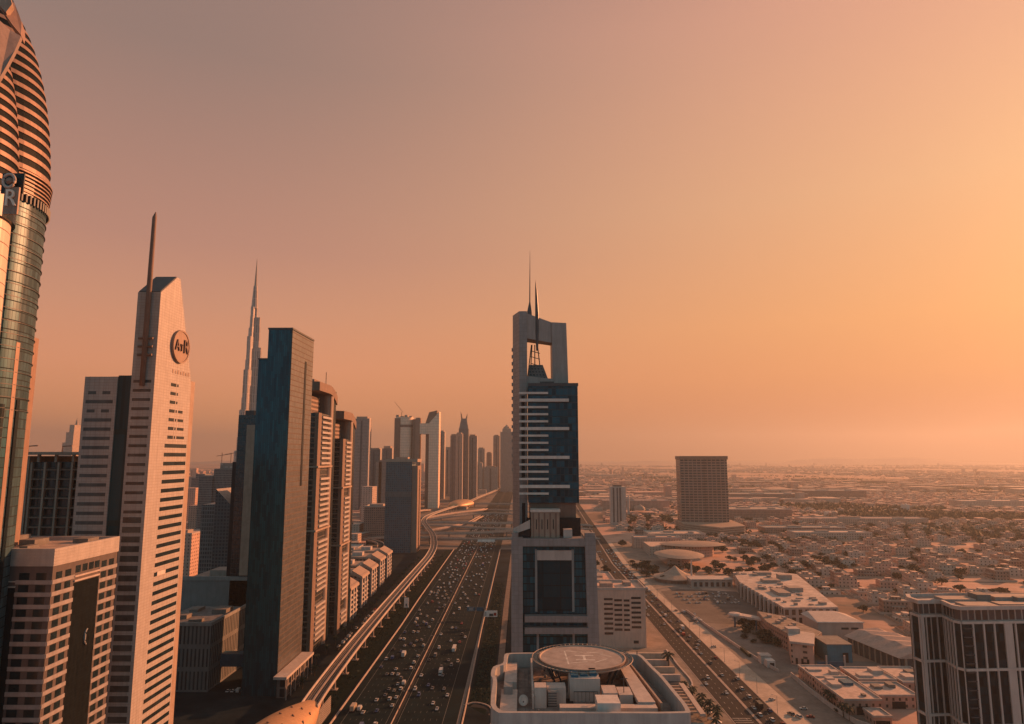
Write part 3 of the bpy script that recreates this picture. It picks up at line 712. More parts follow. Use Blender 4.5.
# ---------------------------------------------------------------- pair of curved residential towers
def curved_tower(xo, y0, y1, ztop, zcol, label, narrow):
    t = thing('curved_tower', label, 'tower', (xo - 12, (y0 + y1) / 2, 0), 'pair of curved brown towers')
    D_ = y1 - y0
    part('core', MB().box(xo - 30, y0, 0, xo - 1.2, y1, ztop - 26), glassy('brown_core_glass', (0.02, 0.03, 0.033), 0.2, 0.2, 4.1, 2.2, .12, (0.05, 0.035, 0.03)), t)
    # rounded column that carries the crown
    cy0 = y1 - 11
    part('corner_column', MB().prism(ell(xo - 3.4, cy0, 4.3, 4.3, 20), 0, zcol), M['tan'], t)
    part('column_glass', MB().box(xo - 3.0, cy0 + 3.6, 0, xo + .2, y1, ztop - 5), M['black'], t)
    # arched crown
    rg_ = []
    for k in range(11):
        a = k / 10; y = y0 - 2 + a * (D_ + 4); z = ztop - 1.5 - 9.0 * max(0, a - .55) ** 2 * 4.2
        rg_.append([(xo - 30, y, z - 7), (xo + .9, y, z - 7), (xo + .9, y, z), (xo - 30, y, z + 1.0)])
    part('crown', MB().loft(rg_), M['brown'], t)
    part('crown_wall', MB().box(xo - 29, y1 - 14.5, ztop - 26, xo - .2, y1 - .5, ztop - 8), M['brown'], t)
    part('crown_room', MB().box(xo - 24, y0 + 6, ztop - 26, xo - 9, y1 - 17, ztop - 12), facade('crown_room', (.3, .2, .15), (.02, .025, .03), 3.5, 2.5), t)
    bal, fb = [], []
    k = 0; z = ztop - 30
    while z > 6:
        if k % 12 in (10, 11): z -= 4.1; k += 1; continue
        bal.append((xo - 1.3, y0 + 9.0, z, xo + 1.4, y1 - 15.5, z + 1.7)); fb.append((xo - 29.0, y0 - .8, z, xo - 1.4, y0 + .1, z + 1.0))
        z -= 4.1; k += 1
    many('balcony', bal, M['beige'], t); many('spandrel', fb, M['brown'], t)
    for zz in (ztop - 30 - 4.1 * 9.6, ztop - 30 - 4.1 * 21.6):
        part('belt_course', MB().box(xo - 29.4, y0 - 1.4, zz, xo + 1.8, y1 - 11, zz + 1.4), M['tan'], t)
    part('corner_pier', MB().box(xo - 2.4, y0 - .4, 0, xo + .5, y0 + 8.0, ztop - 26), M['brown'], t)
    return t
t = curved_tower(-161.5, 540, 590, 211, 206, 'brown residential tower with arched crown and cream balconies, nearer of the curved pair', 0)
part('roof_mast', MB().tube([(-168, 580, 205), (-168, 580, 222)], .3, 6), M['brown'], t)
part('roof_box', MB().box(-178, 560, 208, -172, 572, 214), M['brown'], t)
curved_tower(-158.6, 606, 648, 192, 190, 'brown residential tower with cream balconies, farther and lower of the curved pair', 1)
# ---------------------------------------------------------------- row of five stepped blocks by the viaduct
def block(i, y0, y1, x, h):
    t = thing('stepped_block', 'sand coloured block with sloped roof edge, %s in the row of five beside the viaduct' % ['nearest', 'second', 'third', 'fourth', 'farthest'][i], 'building', (x - 30, y0, 0), 'row of five sand coloured blocks')
    part('wall', MB().box(x - 62, y0, 0, x, y1 - 13, h).box(x - 60, y1 - 13, 0, x - 5, y1, h - 3), facade('block_wall', (0.24, 0.18, 0.15), (0.02, 0.026, 0.03), 4, 4, .5, .5), t)
    part('dark_bay', MB().box(x - 5, y1 - 13, 0, x - 3.8, y1 - .5, h - 4), M['black'], t)
    # sloped parapet roof piece facing the road
    part('sloped_roof', MB().hexa([(x - 9, y0 - .8, h + .2), (x + 2.2, y0 - .8, h - 3.4), (x + 2.2, y1 - 12.6, h - 3.4), (x - 9, y1 - 12.6, h + .2), (x - 9, y0 - .8, h + 4.8), (x + 1.6, y0 - .8, h - 1.2), (x + 1.6, y1 - 12.6, h - 1.2), (x - 9, y1 - 12.6, h + 4.8)]), M['tan'], t)
    part('roof_ledge', MB().box(x - 62.6, y0 - .8, h, x - 9, y1 - 12.6, h + 2.0), M['tan'], t)
    part('roof_hut', MB().box(x - 34, y0 + 8, h + 2, x - 22, y0 + 18, h + 6), M['cream'], t)
    part('roof_hut', MB().box(x - 52, y0 + 10, h + 2, x - 44, y0 + 16, h + 4.6), M['conc'], t)
    for j, yy in enumerate((y0 + .6, y0 + 11.8, y0 + 22.0)):
        if yy > y1 - 16: continue
        part('pier', MB().box(x - .1, yy, 0, x + 1.3, yy + 3.6, h - 3.4), M['beige'], t)
    fl = [(x - .1, y0 + .8, 4 + k * 4.3, x + .9, y1 - 13.2, 5.5 + k * 4.3) for k in range(int((h - 8) / 4.3))]
    many('spandrel', fl, M['cream'], t)
    fl = [(x - .1, a, 5.6 + k * 4.3, x + .1, a + 2.8, 7.6 + k * 4.3) for k in range(int((h - 8) / 4.3)) for a in (y0 + 4.9, y0 + 8.4, y0 + 16, y0 + 19)]
    many('window', fl, M['win'], t)
for i in range(5): block(i, 652 + i * 57, 652 + i * 57 + 44, -160.0 - i * 2.6, 31 + (i % 2))
# ---------------------------------------------------------------- dark glass hotel block farther on
t = thing('grid_tower', 'square dark glass tower with lit copper edge, beyond the row of sand blocks', 'tower', (-200, 1130, 0))
part('glass', MB().box(-219, 1108, 0, -177, 1150, 142), facade('grid_glass', (0.04, 0.085, 0.1), (0.008, 0.06, 0.085), 3.4, 3.0, .66, .66, spec=.7, diag=1), t)
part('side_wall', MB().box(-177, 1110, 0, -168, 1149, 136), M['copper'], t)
part('side_slot', MB().box(-168, 1128, 4, -167.6, 1134, 130), M['black'], t)
part('plant_floor', MB().box(-219.4, 1107.5, 87, -176.8, 1150.5, 95), facade('louvre', (0.14, 0.15, 0.15), (0.05, .06, .06), 4, 2, .9, .5), t)
part('roof_frame', MB().box(-220, 1107, 142, -168, 1109, 147).box(-220, 1149, 142, -168, 1151, 147).box(-170, 1109, 142, -168, 1149, 147).box(-206, 1120, 142, -186, 1138, 150), M['tan'], t)
# ---------------------------------------------------------------- mid-rises between the beige tower and the glass tower
t = thing('annex', 'low grey building with flat roof and slotted walls, left of the teal glass tower', 'building', (-215, 480, 0))
ann = facade('annex_wall', (0.16, 0.16, 0.155), (0.025, 0.035, 0.04), 14, 2.6, .8, .4, roof=(.2, .18, .17), spec=.2)
def pxbox(u0, u1, v, z, d0, d1): return (at(u0, v, d=d0)[0], d0, 0, at(u1, v, d=d0)[0], d1, z)
part('wall', MB().box(-243, 462, 0, -203, 520, 41), ann, t)
part('parapet', MB().box(-243.4, 461.6, 41, -202.6, 462.6, 43).box(-203.6, 462.6, 41, -202.6, 520, 43), M['grey'], t)
for b in [(-236, 480, 41, -228, 488, 43.5), (-222, 470, 41, -214, 476, 43), (-218, 496, 41, -208, 508, 44), (-236, 500, 41, -230, 512, 43)]: part('roof_unit', MB().box(*b), M['conc_d'], t)
part('link_bridge', MB().box(-202.6, 478, 11, -179.5, 486, 19), M['blue'], t)
t = thing('midrise', 'grey mid-rise block with striped end wall behind the low slotted annex', 'building', (-220, 560, 0))
part('wall', MB().box(-262, 540, 0, -199, 590, 56), facade('mid_wall', (0.2, 0.2, 0.195), (0.03, 0.04, 0.045), 40, 60, .01, .01, roof=(.25, .2, .17)), t)
part('parapet', MB().box(-262.4, 539.5, 56, -198.5, 541, 59).box(-200, 541, 56, -198.5, 590, 59), M['grey'], t)
fl = [(-208.5, 539.86, 8 + k * 4.2, -200, 540.1, 10.2 + k * 4.2) for k in range(11)]
many('slot_window', fl, M['win'], t)
part('roof_hut', MB().box(-248, 556, 56, -232, 574, 61), M['conc'], t)
# ================================================================== elevated railway
vp = [(-119.5, 402, 11.5), (-121.5, 440, 12), (-124.5, 520, 12), (-126.5, 620, 12), (-128.5, 790, 12), (-129.5, 900, 12), (-131.5, 1000, 12), (-140, 1110, 12), (-162, 1260, 12), (-192, 1400, 12), (-215, 1520, 12), (-222, 1640, 12), (-212, 1780, 12), (-190, 1960, 12), (-168, 2130, 12), (-150, 2400, 12), (-110, 2900, 12), (-85, 3500, 12)]
VP = spline(vp, 7)
t = thing('railway_viaduct', 'long pale elevated railway viaduct curving along the left of the highway', 'viaduct', (-124, 420, 0))
part('deck', MB().sweep(VP, [(-5.0, 0.0), (-5.0, -1.0), (-2.2, -2.6), (2.2, -2.6), (5.0, -1.0), (5.0, 0.0)][::-1]), M['conc'], t)
for o in (-5.0, 5.0): part('parapet', MB().sweep(VP, [(o - .28, 0.0), (o - .28, 1.35), (o + .28, 1.35), (o + .28, 0.0)]), M['cream'], t)
part('walkway', MB().sweep(VP, [(-.5, .005), (-.5, .55), (.5, .55), (.5, .005)]), M['conc'], t)
tr = MB(); ribbon(tr, VP, 9.3, .02); part('track_bed', tr, plain('track_bed', (0.09, 0.08, 0.075), 0.9, var=.3, scale=.3), t)
for o in (-3.4, -2.0, 2.0, 3.4): part('rail', MB().sweep(VP, [(o - .09, .03), (o - .09, .24), (o + .09, .24), (o + .09, .03)]), M['steel'], t)
acc, k = 0, 0
last = Vector(VP[0]); cols = []
for p in VP[1:]:
    p = Vector(p); seg = (p - last).length; acc += seg
    while acc > 33:
        acc -= 33; q = p - (p - last).normalized() * acc; cols.append((q.x, q.y, q.z))
    last = p
for x, y, z in cols[:90]:
    mb = MB().lathe(x, y, [(1.05, 0.02), (1.05, z - 5.4), (2.2, z - 3.4), (2.2, z - 2.55)], 12)
    mb.box(x - 2.2, y - 2.2, 0.02, x + 2.2, y + 2.2, .5)
    part('pier', mb, M['conc'], t)
# golden shell of the station at the bottom edge
t = thing('station_shell', 'golden curved metro station shell at the bottom of the photo, where the viaduct starts', 'station', (-129, 372, 0))
def shell_ring(y, w, h, z0, cx):
    out = []
    for k in range(21):
        a = math.pi * k / 20; out.append((cx + w * math.cos(a), y, z0 + h * math.sin(a) ** .85))
    return out
rgs, inn = [], []
for k in range(15):
    f = k / 14; y = 415 - f * 110
    w = 5.6 + 10.5 * math.sin(min(1, f * 1.5) * math.pi / 2); h = 3.0 + 11.5 * math.sin(min(1, f * 1.45) * math.pi / 2)
    cx = -121.5 - 4.0 * f
    rgs.append(shell_ring(y + 0.0, w, h, 8.5 - 2 * f, cx)); inn.append(shell_ring(y, w - .5, h - .5, 8.5 - 2 * f, cx))
sm = MB()
nn = 21
vs = [p for r in rgs for p in r]; fs = []
for k in range(14):
    for i in range(nn - 1): fs.append((k * nn + i + 1, k * nn + i, (k + 1) * nn + i, (k + 1) * nn + i + 1))
sm.add(vs, fs); vs2 = [p for r in inn for p in r]; sm.add(vs2, [f[::-1] for f in fs])
gold = plain('gold_panels', (0.52, 0.3, 0.16), 0.5, metal=0.3, var=.05, scale=.3)
part('shell', sm, gold, t, smooth=True)
part('rim', MB().tube([(p[0], p[1] + .1, p[2] - .15) for p in rgs[0]], .5, 6), M['copper'], t)
part('platform', MB().box(-136, 300, 4, -113, 404, 8.4).box(-133, 305, 0, -116, 400, 4), M['conc_d'], t)
for k in range(5):
    for i in (4, 7, 10):
        p = rgs[4 + k * 2][i]; q = rgs[4 + k * 2][i + 1]
        part('skylight', MB().tube([(p[0], p[1], p[2] + .12), ((p[0] + q[0]) / 2, p[1] + 1.2, (p[2] + q[2]) / 2 + .2)], .45, 6), M['brown'], t)
part('mesh_screen', MB().box(-114.2, 398, 0.2, -113.8, 428, 9.5), facade('screen', (.3, .25, .22), (.05, .05, .05), 1.2, 1.2, .6, .6), t)
# far station, small golden shell
t = thing('metro_station', 'small golden shell station on the viaduct beyond the road junction', 'station', (-178, 2080, 0))
lm = MB().lathe(0, 0, [(1, 0), (.98, .35), (.85, .7), (.55, .95), (.05, 1.05)], 20)
moved(lm, lambda x, y, z: (-180 + 32 * x + y * 14, 2060 + 85 * y, 8 + 16 * z)); part('shell', lm, gold, t, smooth=True)
part('base', MB().box(-200, 2000, 0, -160, 2120, 8.5), M['conc'], t)
# ================================================================== flyovers of the junction
def flyover(pts, w, label, mat=None):
    P = spline(pts, 8)
    t = thing('flyover', label, 'flyover', (pts[0][0], pts[0][1], 0))
    part('deck', MB().sweep(P, [(-w / 2, 0), (-w / 2 + .4, -1.8), (w / 2 - .4, -1.8), (w / 2, 0)][::-1]), M['conc'], t)
    rb = MB(); ribbon(rb, P, w - 1.6, .03); part('roadway', rb, M['asphalt2'], t)
    for o in (-w / 2 + .3, w / 2 - .3): part('parapet', MB().sweep(P, [(o - .3, .0), (o - .3, 1.6), (o + .3, 1.6), (o + .3, .0)]), M['tan2'], t)
    for i in range(6, len(P) - 4, 7):
        x, y, z = P[i]
        if -104 < x < -42 and abs(x + 74) > 5: continue
        if z > 4: part('pier', MB().lathe(x, y, [(1.4, 0.02), (1.4, z - 2.6), (2.6, z - 1.85)], 10), M['conc'], t)
    return t
flyover([(-420, 1175, 3), (-300, 1215, 8), (-210, 1236, 10), (-120, 1215, 10), (-74, 1208, 10), (0, 1222, 10), (60, 1260, 8), (140, 1290, 2)], 13, 'nearest flyover crossing the highway, with pale parapets, just past the white bridge sign')
flyover([(-520, 1350, 4), (-330, 1345, 9), (-200, 1300, 10), (-74, 1310, 10), (40, 1390, 10), (140, 1450, 3)], 18, 'second flyover across the highway, bending gently upward to the right')
flyover([(-600, 1500, 4), (-360, 1480, 9), (-200, 1500, 11), (-74, 1485, 11), (60, 1500, 9), (150, 1520, 3)], 20, 'wide middle flyover crossing the highway, straight from left to right')
flyover([(-240, 1600, 4), (-170, 1660, 10), (-90, 1730, 12), (-20, 1700, 12), (10, 1600, 10), (4, 1500, 4)], 10, 'curling loop ramp of the junction at the right of the highway')
flyover([(-260, 1480, 3), (-230, 1600, 9), (-170, 1730, 12), (-110, 1860, 10), (-104, 2000, 3)], 10, 'narrow ramp rising beside the bend of the railway viaduct')
flyover([(-700, 2080, 4), (-300, 2100, 9), (-74, 2105, 10), (60, 2110, 9), (150, 2100, 3)], 16, 'farthest straight flyover crossing the highway near the golden station')
flyover([(-620, 1260, 0), (-430, 1290, 7), (-330, 1262, 9), (-250, 1200, 6), (-235, 1160, 1)], 11, 'ramp curving down behind the square dark glass tower')
flyover([(-330, 1400, 2), (-250, 1440, 8), (-180, 1450, 9), (-100, 1412, 9), (-20, 1395, 8), (60, 1400, 2)], 9, 'slim curving ramp between the second flyover and the wide middle one')
flyover([(-104, 1960, 3), (-70, 1880, 9), (-20, 1800, 12), (40, 1760, 11), (120, 1700, 3)], 9, 'ramp sweeping right beyond the loop ramp of the junction')
flyover([(-560, 1620, 3), (-400, 1640, 9), (-300, 1720, 10), (-270, 1860, 8), (-262, 1960, 2)], 9, 'far ramp bending away left of the railway viaduct bend')
flyover([(-250, 1330, 2), (-180, 1380, 7), (-120, 1500, 9), (-104, 1640, 8), (-102, 1760, 2)], 8, 'long ramp hugging the left side of the highway through the junction')
# ================================================================== signs over and beside the highway
def billboard(x, y, w, h, z, label, face, legs=2, rot=0, frame='dgrey'):
    t = thing('billboard', label, 'billboard', (x, y, 0))
    part('panel', MB().box(x - w / 2, y - .25, z, x + w / 2, y + .25, z + h), face, t)
    part('frame', MB().box(x - w / 2 - .2, y + .25, z - .2, x + w / 2 + .2, y + .6, z + h + .2), M[frame], t)
    for k in range(legs):
        xx = x + (k - (legs - 1) / 2) * w * .6; part('post', MB().tube([(xx, y + .8, 0), (xx, y + .8, z + h * .6)], .3, 8), M['dgrey'], t)
    return t
wht = plain('billboard_white', (0.88, 0.76, 0.68), 0.6, var=.04)
t = billboard(-111.4, 680, 4.4, 9.0, 7, 'tall narrow white billboard between the viaduct and the highway', wht, 1)
part('poster_figure', MB().box(-112.0, 679.6, 8.0, -110.9, 679.75, 10.6), M['dgrey'], t)
t = billboard(-28.4, 640, 11.5, 5.4, 7.6, 'wide white lit billboard standing on the dark verge right of the highway', wht, 2)
part('poster_patch', MB().box(-29.8, 639.6, 8.2, -26.2, 639.75, 10.4), M['dgrey'], t)
part('poster_patch', MB().box(-25.8, 639.6, 8.6, -23.4, 639.75, 11.2), M['red'], t)
part('poster_patch', MB().box(-33.4, 639.6, 8.4, -32.6, 639.75, 12.0), M['grey'], t)
t = billboard(-60.5, 1178, 29, 4.2, 8.6, 'long white sign panel fixed across the highway before the first flyover', wht, 0)
for x in (-74.5, -46.5): part('post', MB().tube([(x, 1179, 0.2), (x, 1179, 9.5)], .5, 8), M['dgrey'], t)
t = thing('gantry_sign', 'blue direction sign gantry over the right carriageway', 'road sign', (-45, 668, 0))
part('panel', MB().box(-52, 668, 6.4, -44.4, 668.4, 10.2), M['blue'], t); part('panel', MB().box(-43.4, 668, 6.4, -36.6, 668.4, 9.9), M['blue'], t)
part('beam', MB().tube([(-54, 668.8, 8.3), (-33, 668.8, 8.3)], .35, 6), M['dgrey'], t); part('post', MB().tube([(-33, 668.8, 0), (-33, 668.8, 9.4)], .4, 8), M['dgrey'], t)
for i, (w_, z_) in enumerate(((4.6, 9.0), (3.4, 8.1), (5.0, 7.2))):
    part('legend_bar', MB().box(-48.2 - w_ / 2, 667.9, z_, -48.2 + w_ / 2, 668.05, z_ + .45), M['white'], t)
# street lamps along the highway median
def lamp():
    t = thing('street_lamp', 'x', 'street lamp', (0, 0, 0))
    part('pole', MB().tube([(0, 0, .2), (0, 0, 13)], [.16, .09], 6), M['dgrey'], t)
    for sx in (-1, 1):
        part('arm', MB().tube([(0, 0, 12.6), (sx * 1.4, 0, 13.3), (sx * 2.6, 0, 13.4)], .07, 5), M['dgrey'], t)
        part('lamp_head', MB().box(sx * 2.2, -.18, 13.3, sx * 3.4, .18, 13.48), M['grey'], t)
    return t
L0 = lamp()
for i in range(18):
    y = 424 + i * 42
    lab = 'double armed lamp post on the highway median, %s to the camera' % ordw(i)
    if i == 0: L0.location = (-72.8, y, .2); L0['label'] = lab; L0['group'] = 'lamp posts on the highway median'
    else: copy_tree(L0, (-72.8, y, .2), 0, lab, 'lamp posts on the highway median')
# ================================================================== the gate-topped tower in the middle
t = thing('gate_tower', 'tall central tower with open square frame crown, spires, white fins and dark glass', 'tower', (14, 345, 0))
silver = plain('silver_panels', (0.3, 0.26, 0.24), 0.5, metal=.1, var=.07, scale=.3)
fp = glassy('frame_tiles', (0.26, 0.235, 0.225), 0.5, 0.1, 2.0, 2.0, .05, (0.24, 0.21, 0.19), spec=.3, var=.07)
# upper frame: left slab all the way down, right slab, top beam, lower beam
part('left_slab', MB().prism([(-4.7, 347), (-1.3, 336), (2.6, 336), (2.6, 356), (-4.7, 356)], 0, 222.5), fp, t)
part('right_slab', MB().hexa([(15.4, 342, 183), (23.4, 342, 183), (23.4, 362, 183), (15.4, 362, 183), (15.2, 342, 218.0), (22.6, 342, 217.6), (22.6, 362, 217.6), (15.2, 362, 218.0)]), silver, t)
part('top_beam', MB().hexa([(2.6, 338, 209.0), (15.2, 342.5, 207.5), (15.2, 352, 207.5), (2.6, 350, 209), (2.6, 338, 221.8), (15.2, 342.5, 218.0), (15.2, 352, 218), (2.6, 350, 221.8)]), silver, t)
part('lower_beam', MB().hexa([(2.6, 338, 183), (15.4, 342, 183), (15.4, 360, 183), (2.6, 356, 183), (2.6, 338, 190.0), (15.4, 342, 189), (15.4, 360, 189), (2.6, 356, 190)]), silver, t)
part('slot_window', MB().box(-.3, 335.9, 139, 1.3, 336.1, 180), M['black'], t)
part('slot_window', MB().box(-.1, 335.9, 112, 1.5, 336.1, 128), M['black'], t)
for k in range(18): part('wall_fin', MB().box(-5.3, 347.5, 143 + k * 3.6, -4.7, 351, 144.4 + k * 3.6), M['grey'], t)
# dark glass block and its white fins
GX0, GX1 = -1.2 + 3.0, 27.0
part('glass_block', MB().box(2.9, 330.5, 128.5, GX1, 360, 184.2), glassy('deep_blue_glass', (0.005, 0.055, 0.08), 0.18, 0.2, 3.45, 1.9, .09, (0.02, 0.05, 0.06), wob=.03, spec=.2, var=.55), t)
part('glass_parapet', MB().box(2.9, 330.2, 184.2, GX1 + .3, 331, 185.6).box(GX1 - .5, 331, 184.2, GX1 + .3, 360, 185.6).box(3.2, 340, 184.2, 16, 352, 187.4), M['dgrey'], t)
z = 180.3
for k in range(15):
    long_ = k % 4 == 1
    zz = 181.0 - k * 3.42
    part('fin', MB().box(-1.5 if not long_ else -1.2, 329.0 if long_ else 329.4, zz - (1.1 if long_ else .8), 22.6 if long_ else 12.6, 330.5, zz + (.35 if long_ else .2)), M['white'], t)
part('recess_floor', MB().box(3.6, 332.5, 121.5, 25.6, 358, 128.5), M['brown'], t)
part('lower_glass', MB().box(2.0, 331.0, 108.5, 27.6, 358, 121.5), M['black'], t)
part('stone_room', MB().box(4.2, 322.5, 113.2, 17.2, 331, 124.8), M['tan'], t)
part('stone_cap', MB().box(3.8, 322.1, 124.8, 17.6, 331, 125.9), M['white'], t)
for k in range(5): part('room_pilaster', MB().box(4.8 + k * 2.6, 322.2, 113.4, 5.5 + k * 2.6, 322.5, 124.4), M['brown'], t)
for k in range(4): part('room_window', MB().box(6.3 + k * 2.6, 322.42, 117, 6.7 + k * 2.6, 322.6, 121.5), M['black'], t)
part('terrace_box', MB().box(19.0, 322.5, 113.2, 23.0, 328, 117.0), M['cream'], t)
part('terrace_glass', MB().box(-2.8, 323.2, 113.2, 3.8, 330, 116.8), M['black'], t)
part('terrace_ramp', MB().hexa([(-4.2, 322.4, 114.8), (3.6, 322.4, 117.4), (3.6, 324.2, 117.4), (-4.2, 324.2, 114.8), (-4.2, 322.4, 117.2), (3.6, 322.4, 121.2), (3.6, 324.2, 121.2), (-4.2, 324.2, 117.2)]), M['cream'], t)
# big lower portal
part('portal_side', MB().box(-5.0, 320, 0, .2, 352, 113.6), fp, t)
part('portal_side', MB().hexa([(30.2, 320, 0), (35.6, 320, 0), (35.6, 352, 0), (30.2, 352, 0), (28.6, 320, 113.6), (33.4, 320, 113.6), (33.4, 352, 113.6), (28.6, 352, 113.6)]), fp, t)
part('portal_beam', MB().box(.2, 320.3, 109.6, 28.6, 352, 113.1), fp, t)
part('portal_post', MB().box(-4.6, 320.2, 113.6, -1.8, 323.4, 115.6).box(28.6, 320.2, 113.6, 33.2, 323.4, 115.6), fp, t)
part('hall_glass', MB().box(.2, 323.5, 0, 30.2, 350, 109.6), glassy('portal_glass', (0.006, 0.075, 0.105), 0.3, 0.15, 3.3, 1.5, .09, (0.01, 0.03, 0.035), wob=.03, spec=.15, var=.5), t)
part('dark_panel', MB().box(6.8, 322.6, 81.0, 22.6, 323.6, 103.0), glassy('dark_panel_glass', (0.002, 0.03, 0.042), 0.35, 0.1, 5.4, 8.0, .05, (0.012, 0.025, 0.028), spec=.12), t)
part('panel_frame', MB().box(5.8, 322.2, 80.5, 6.8, 323.5, 108).box(22.6, 322.2, 80.5, 23.6, 323.5, 108), M['grey'], t)
part('panel_lintel', MB().box(6.8, 322.3, 103.2, 22.6, 323.5, 107.6), M['cream'], t)
for z0 in (76.6, 71.6): part('cross_beam', MB().box(1.0, 319.4, z0, 29.6, 323.5, z0 + 2.7), fp, t)
part('lower_mullion', MB().box(6.4, 322.8, 0, 7.4, 323.5, 71).box(22.6, 322.8, 0, 23.6, 323.5, 71), M['grey'], t)
# spires and the lattice inside the frame
part('antenna', MB().tube([(3.9, 344, 221), (3.9, 344, 224), (4.1, 344, 229), (4.2, 344, 243), (4.3, 344, 256.5)], [1.5, 1.3, .35, .22, .05], 6), M['dgrey'], t)
part('spire', MB().tube([(7.7, 340, 203), (7.6, 340, 212), (7.7, 340, 222), (7.3, 340, 234), (7.0, 340, 239.5)], [.5, .9, .95, .5, .05], 8), M['dgrey'], t)
for x0, x1 in ((4.2, 5.2), (9.8, 8.0), (6.6, 6.6), (2.9, 4.9)): part('lattice_leg', MB().tube([(x0, 346, 190), (x1, 346, 207)], .28, 5), M['dgrey'], t)
for zz in (194, 197.5, 201, 204): part('lattice_bar', MB().tube([(4.4, 346, zz), (9.2, 346, zz - 1.5)], .2, 5), M['dgrey'], t)
part('machine_room', MB().hexa([(3.4, 343, 189.5), (13.0, 343, 189.5), (13.0, 352, 189.5), (3.4, 352, 189.5), (3.4, 345, 196.5), (10.6, 345, 196.5), (10.6, 352, 196.5), (3.4, 352, 196.5)]), facade('machine_room', (.1, .11, .11), (.03, .04, .045), 1.6, 1.6, .5, .5), t)
# ================================================================== foreground roof with helipad
t = thing('helipad_building', 'foreground building with curved parapet and round helipad above its roof', 'building', (16, 190, 0))
def rrect(x0, y0, x1, y1, r, n=6):
    pts = []
    for cx, cy, a0 in ((x1 - r, y1 - r, 0), (x0 + r, y1 - r, 90), (x0 + r, y0 + r, 180), (x1 - r, y0 + r, 270)):
        for k in range(n + 1): a = R(a0 + 90 * k / n); pts.append((cx + r * math.cos(a), cy + r * math.sin(a)))
    return pts
RZ = 84.0
out = [(x, y) for x, y in spline([(-5.5, 160), (-7.6, 166), (-7.8, 186), (-8.6, 192), (-8.2, 200), (-5.6, 204), (-5.4, 213), (-3.6, 215.6), (6, 216.2), (18, 216.4), (34, 215.8), (37.4, 214), (38.4, 206), (39.2, 199), (40.2, 191), (41.0, 178), (41.6, 163), (38.5, 160.5), (20, 160.2), (0, 160)], 3)][:-1]
part('wall', MB().prism(out, 0, RZ), plain('hotel_wall', (0.3, 0.24, 0.21), 0.75, var=.12, scale=.3), t)
cxm, cym = 16.0, 188.0
def inset(pts, k): return [(cxm + (x - cxm) * (1 - k), cym + (y - cym) * (1 - k * .9)) for x, y in pts]
n = len(out); ri = inset(out, .045)
pm = MB(); vs = [(x, y, RZ) for x, y in out] + [(x, y, RZ + 4.2) for x, y in out] + [(x, y, RZ + 4.2) for x, y in ri] + [(x, y, RZ + .02) for x, y in ri]
fs = []
for i in range(n):
    j = (i + 1) % n
    for k in range(3): fs.append((k * n + i, k * n + j, (k + 1) * n + j, (k + 1) * n + i))
pm.add(vs, fs); part('parapet', pm, M['beige'], t)
ri2 = inset(out, .052)
rm = facade('roof_deck', (.3, .24, .2), (.22, .17, .14), 50, 1.2, .98, .5, roof=(.30, .25, .22)); 
part('roof_deck', MB().prism(ri2, RZ - .4, RZ + .25), plain('roof_membrane', (.2, .16, .14), .9, var=.45, scale=.25), t)
part('left_terrace', MB().box(-5.6, 168, RZ + .25, -1.4, 188, RZ + 1.5).box(-5.0, 192, RZ + .25, -1.6, 212, RZ + 2.3), M['cream'], t)
part('inner_wall', MB().box(2.4, 176, RZ + .25, 2.9, 213, RZ + 3.4), M['cream'], t)
part('inner_wall', MB().hexa([(32.8, 209, RZ + .25), (33.4, 209, RZ + .25), (36.2, 172, RZ + .25), (35.6, 172, RZ + .25), (32.8, 209, RZ + 3.0), (33.4, 209, RZ + 3.0), (36.2, 172, RZ + 3.0), (35.6, 172, RZ + 3.0)][::1]), M['tan'], t)
part('ramp_slab', MB().hexa([(29.5, 172, RZ + 2.2), (34.2, 172, RZ + 2.2), (31.8, 211, RZ + 2.2), (28.6, 211, RZ + 2.2), (29.5, 172, RZ + 3.2), (34.2, 172, RZ + 3.2), (31.8, 211, RZ + 3.2), (28.6, 211, RZ + 3.2)]), M['cream'], t)
part('ramp_support', MB().box(29.9, 173, RZ + .25, 31.6, 206, RZ + 2.2), M['brown'], t)
part('front_walk', MB().box(9.0, 168.6, RZ + .25, 34.2, 171.6, RZ + 2.8), M['cream'], t)
part('front_pit', MB().box(4.0, 163.2, RZ + .25, 14.0, 168.4, RZ + .6), M['black'], t)
part('equipment_wall', MB().box(3.0, 176.5, RZ + .25, 6.0, 181, RZ + 5.2).box(6.2, 179, RZ + .25, 11.0, 184, RZ + 4.4), M['cream'], t)
part('louvre', MB().box(6.4, 177.4, RZ + .25, 8.6, 178.9, RZ + 4.0), facade('louvre2', (.28, .24, .21), (.08, .08, .08), .6, 40, .5, .99), t)
part('pit', MB().box(11.2, 178.5, RZ + .25, 13.0, 184, RZ + .4), M['black'], t)
part('plant_box', MB().box(20.4, 177, RZ + .25, 24.5, 184, RZ + 3.8).box(24.9, 177, RZ + .25, 28.8, 184, RZ + 3.4), M['cream'], t)
part('front_box', MB().box(17.6, 163.4, RZ + .25, 23.4, 170.0, RZ + 5.4), M['white'], t)
part('front_box', MB().box(12.2, 182, RZ + .25, 20.0, 190.5, RZ + 5.9), M['cream'], t)
bx = MB()
for k in range(7): bx.box(13.2 + k * 1.0, 181.6, RZ + .25, 13.28 + k * 1.0, 181.7, RZ + 2.8)
bx.box(13.2, 181.6, RZ + 2.7, 19.3, 181.72, RZ + 2.85); part('railing', bx, M['dgrey'], t)
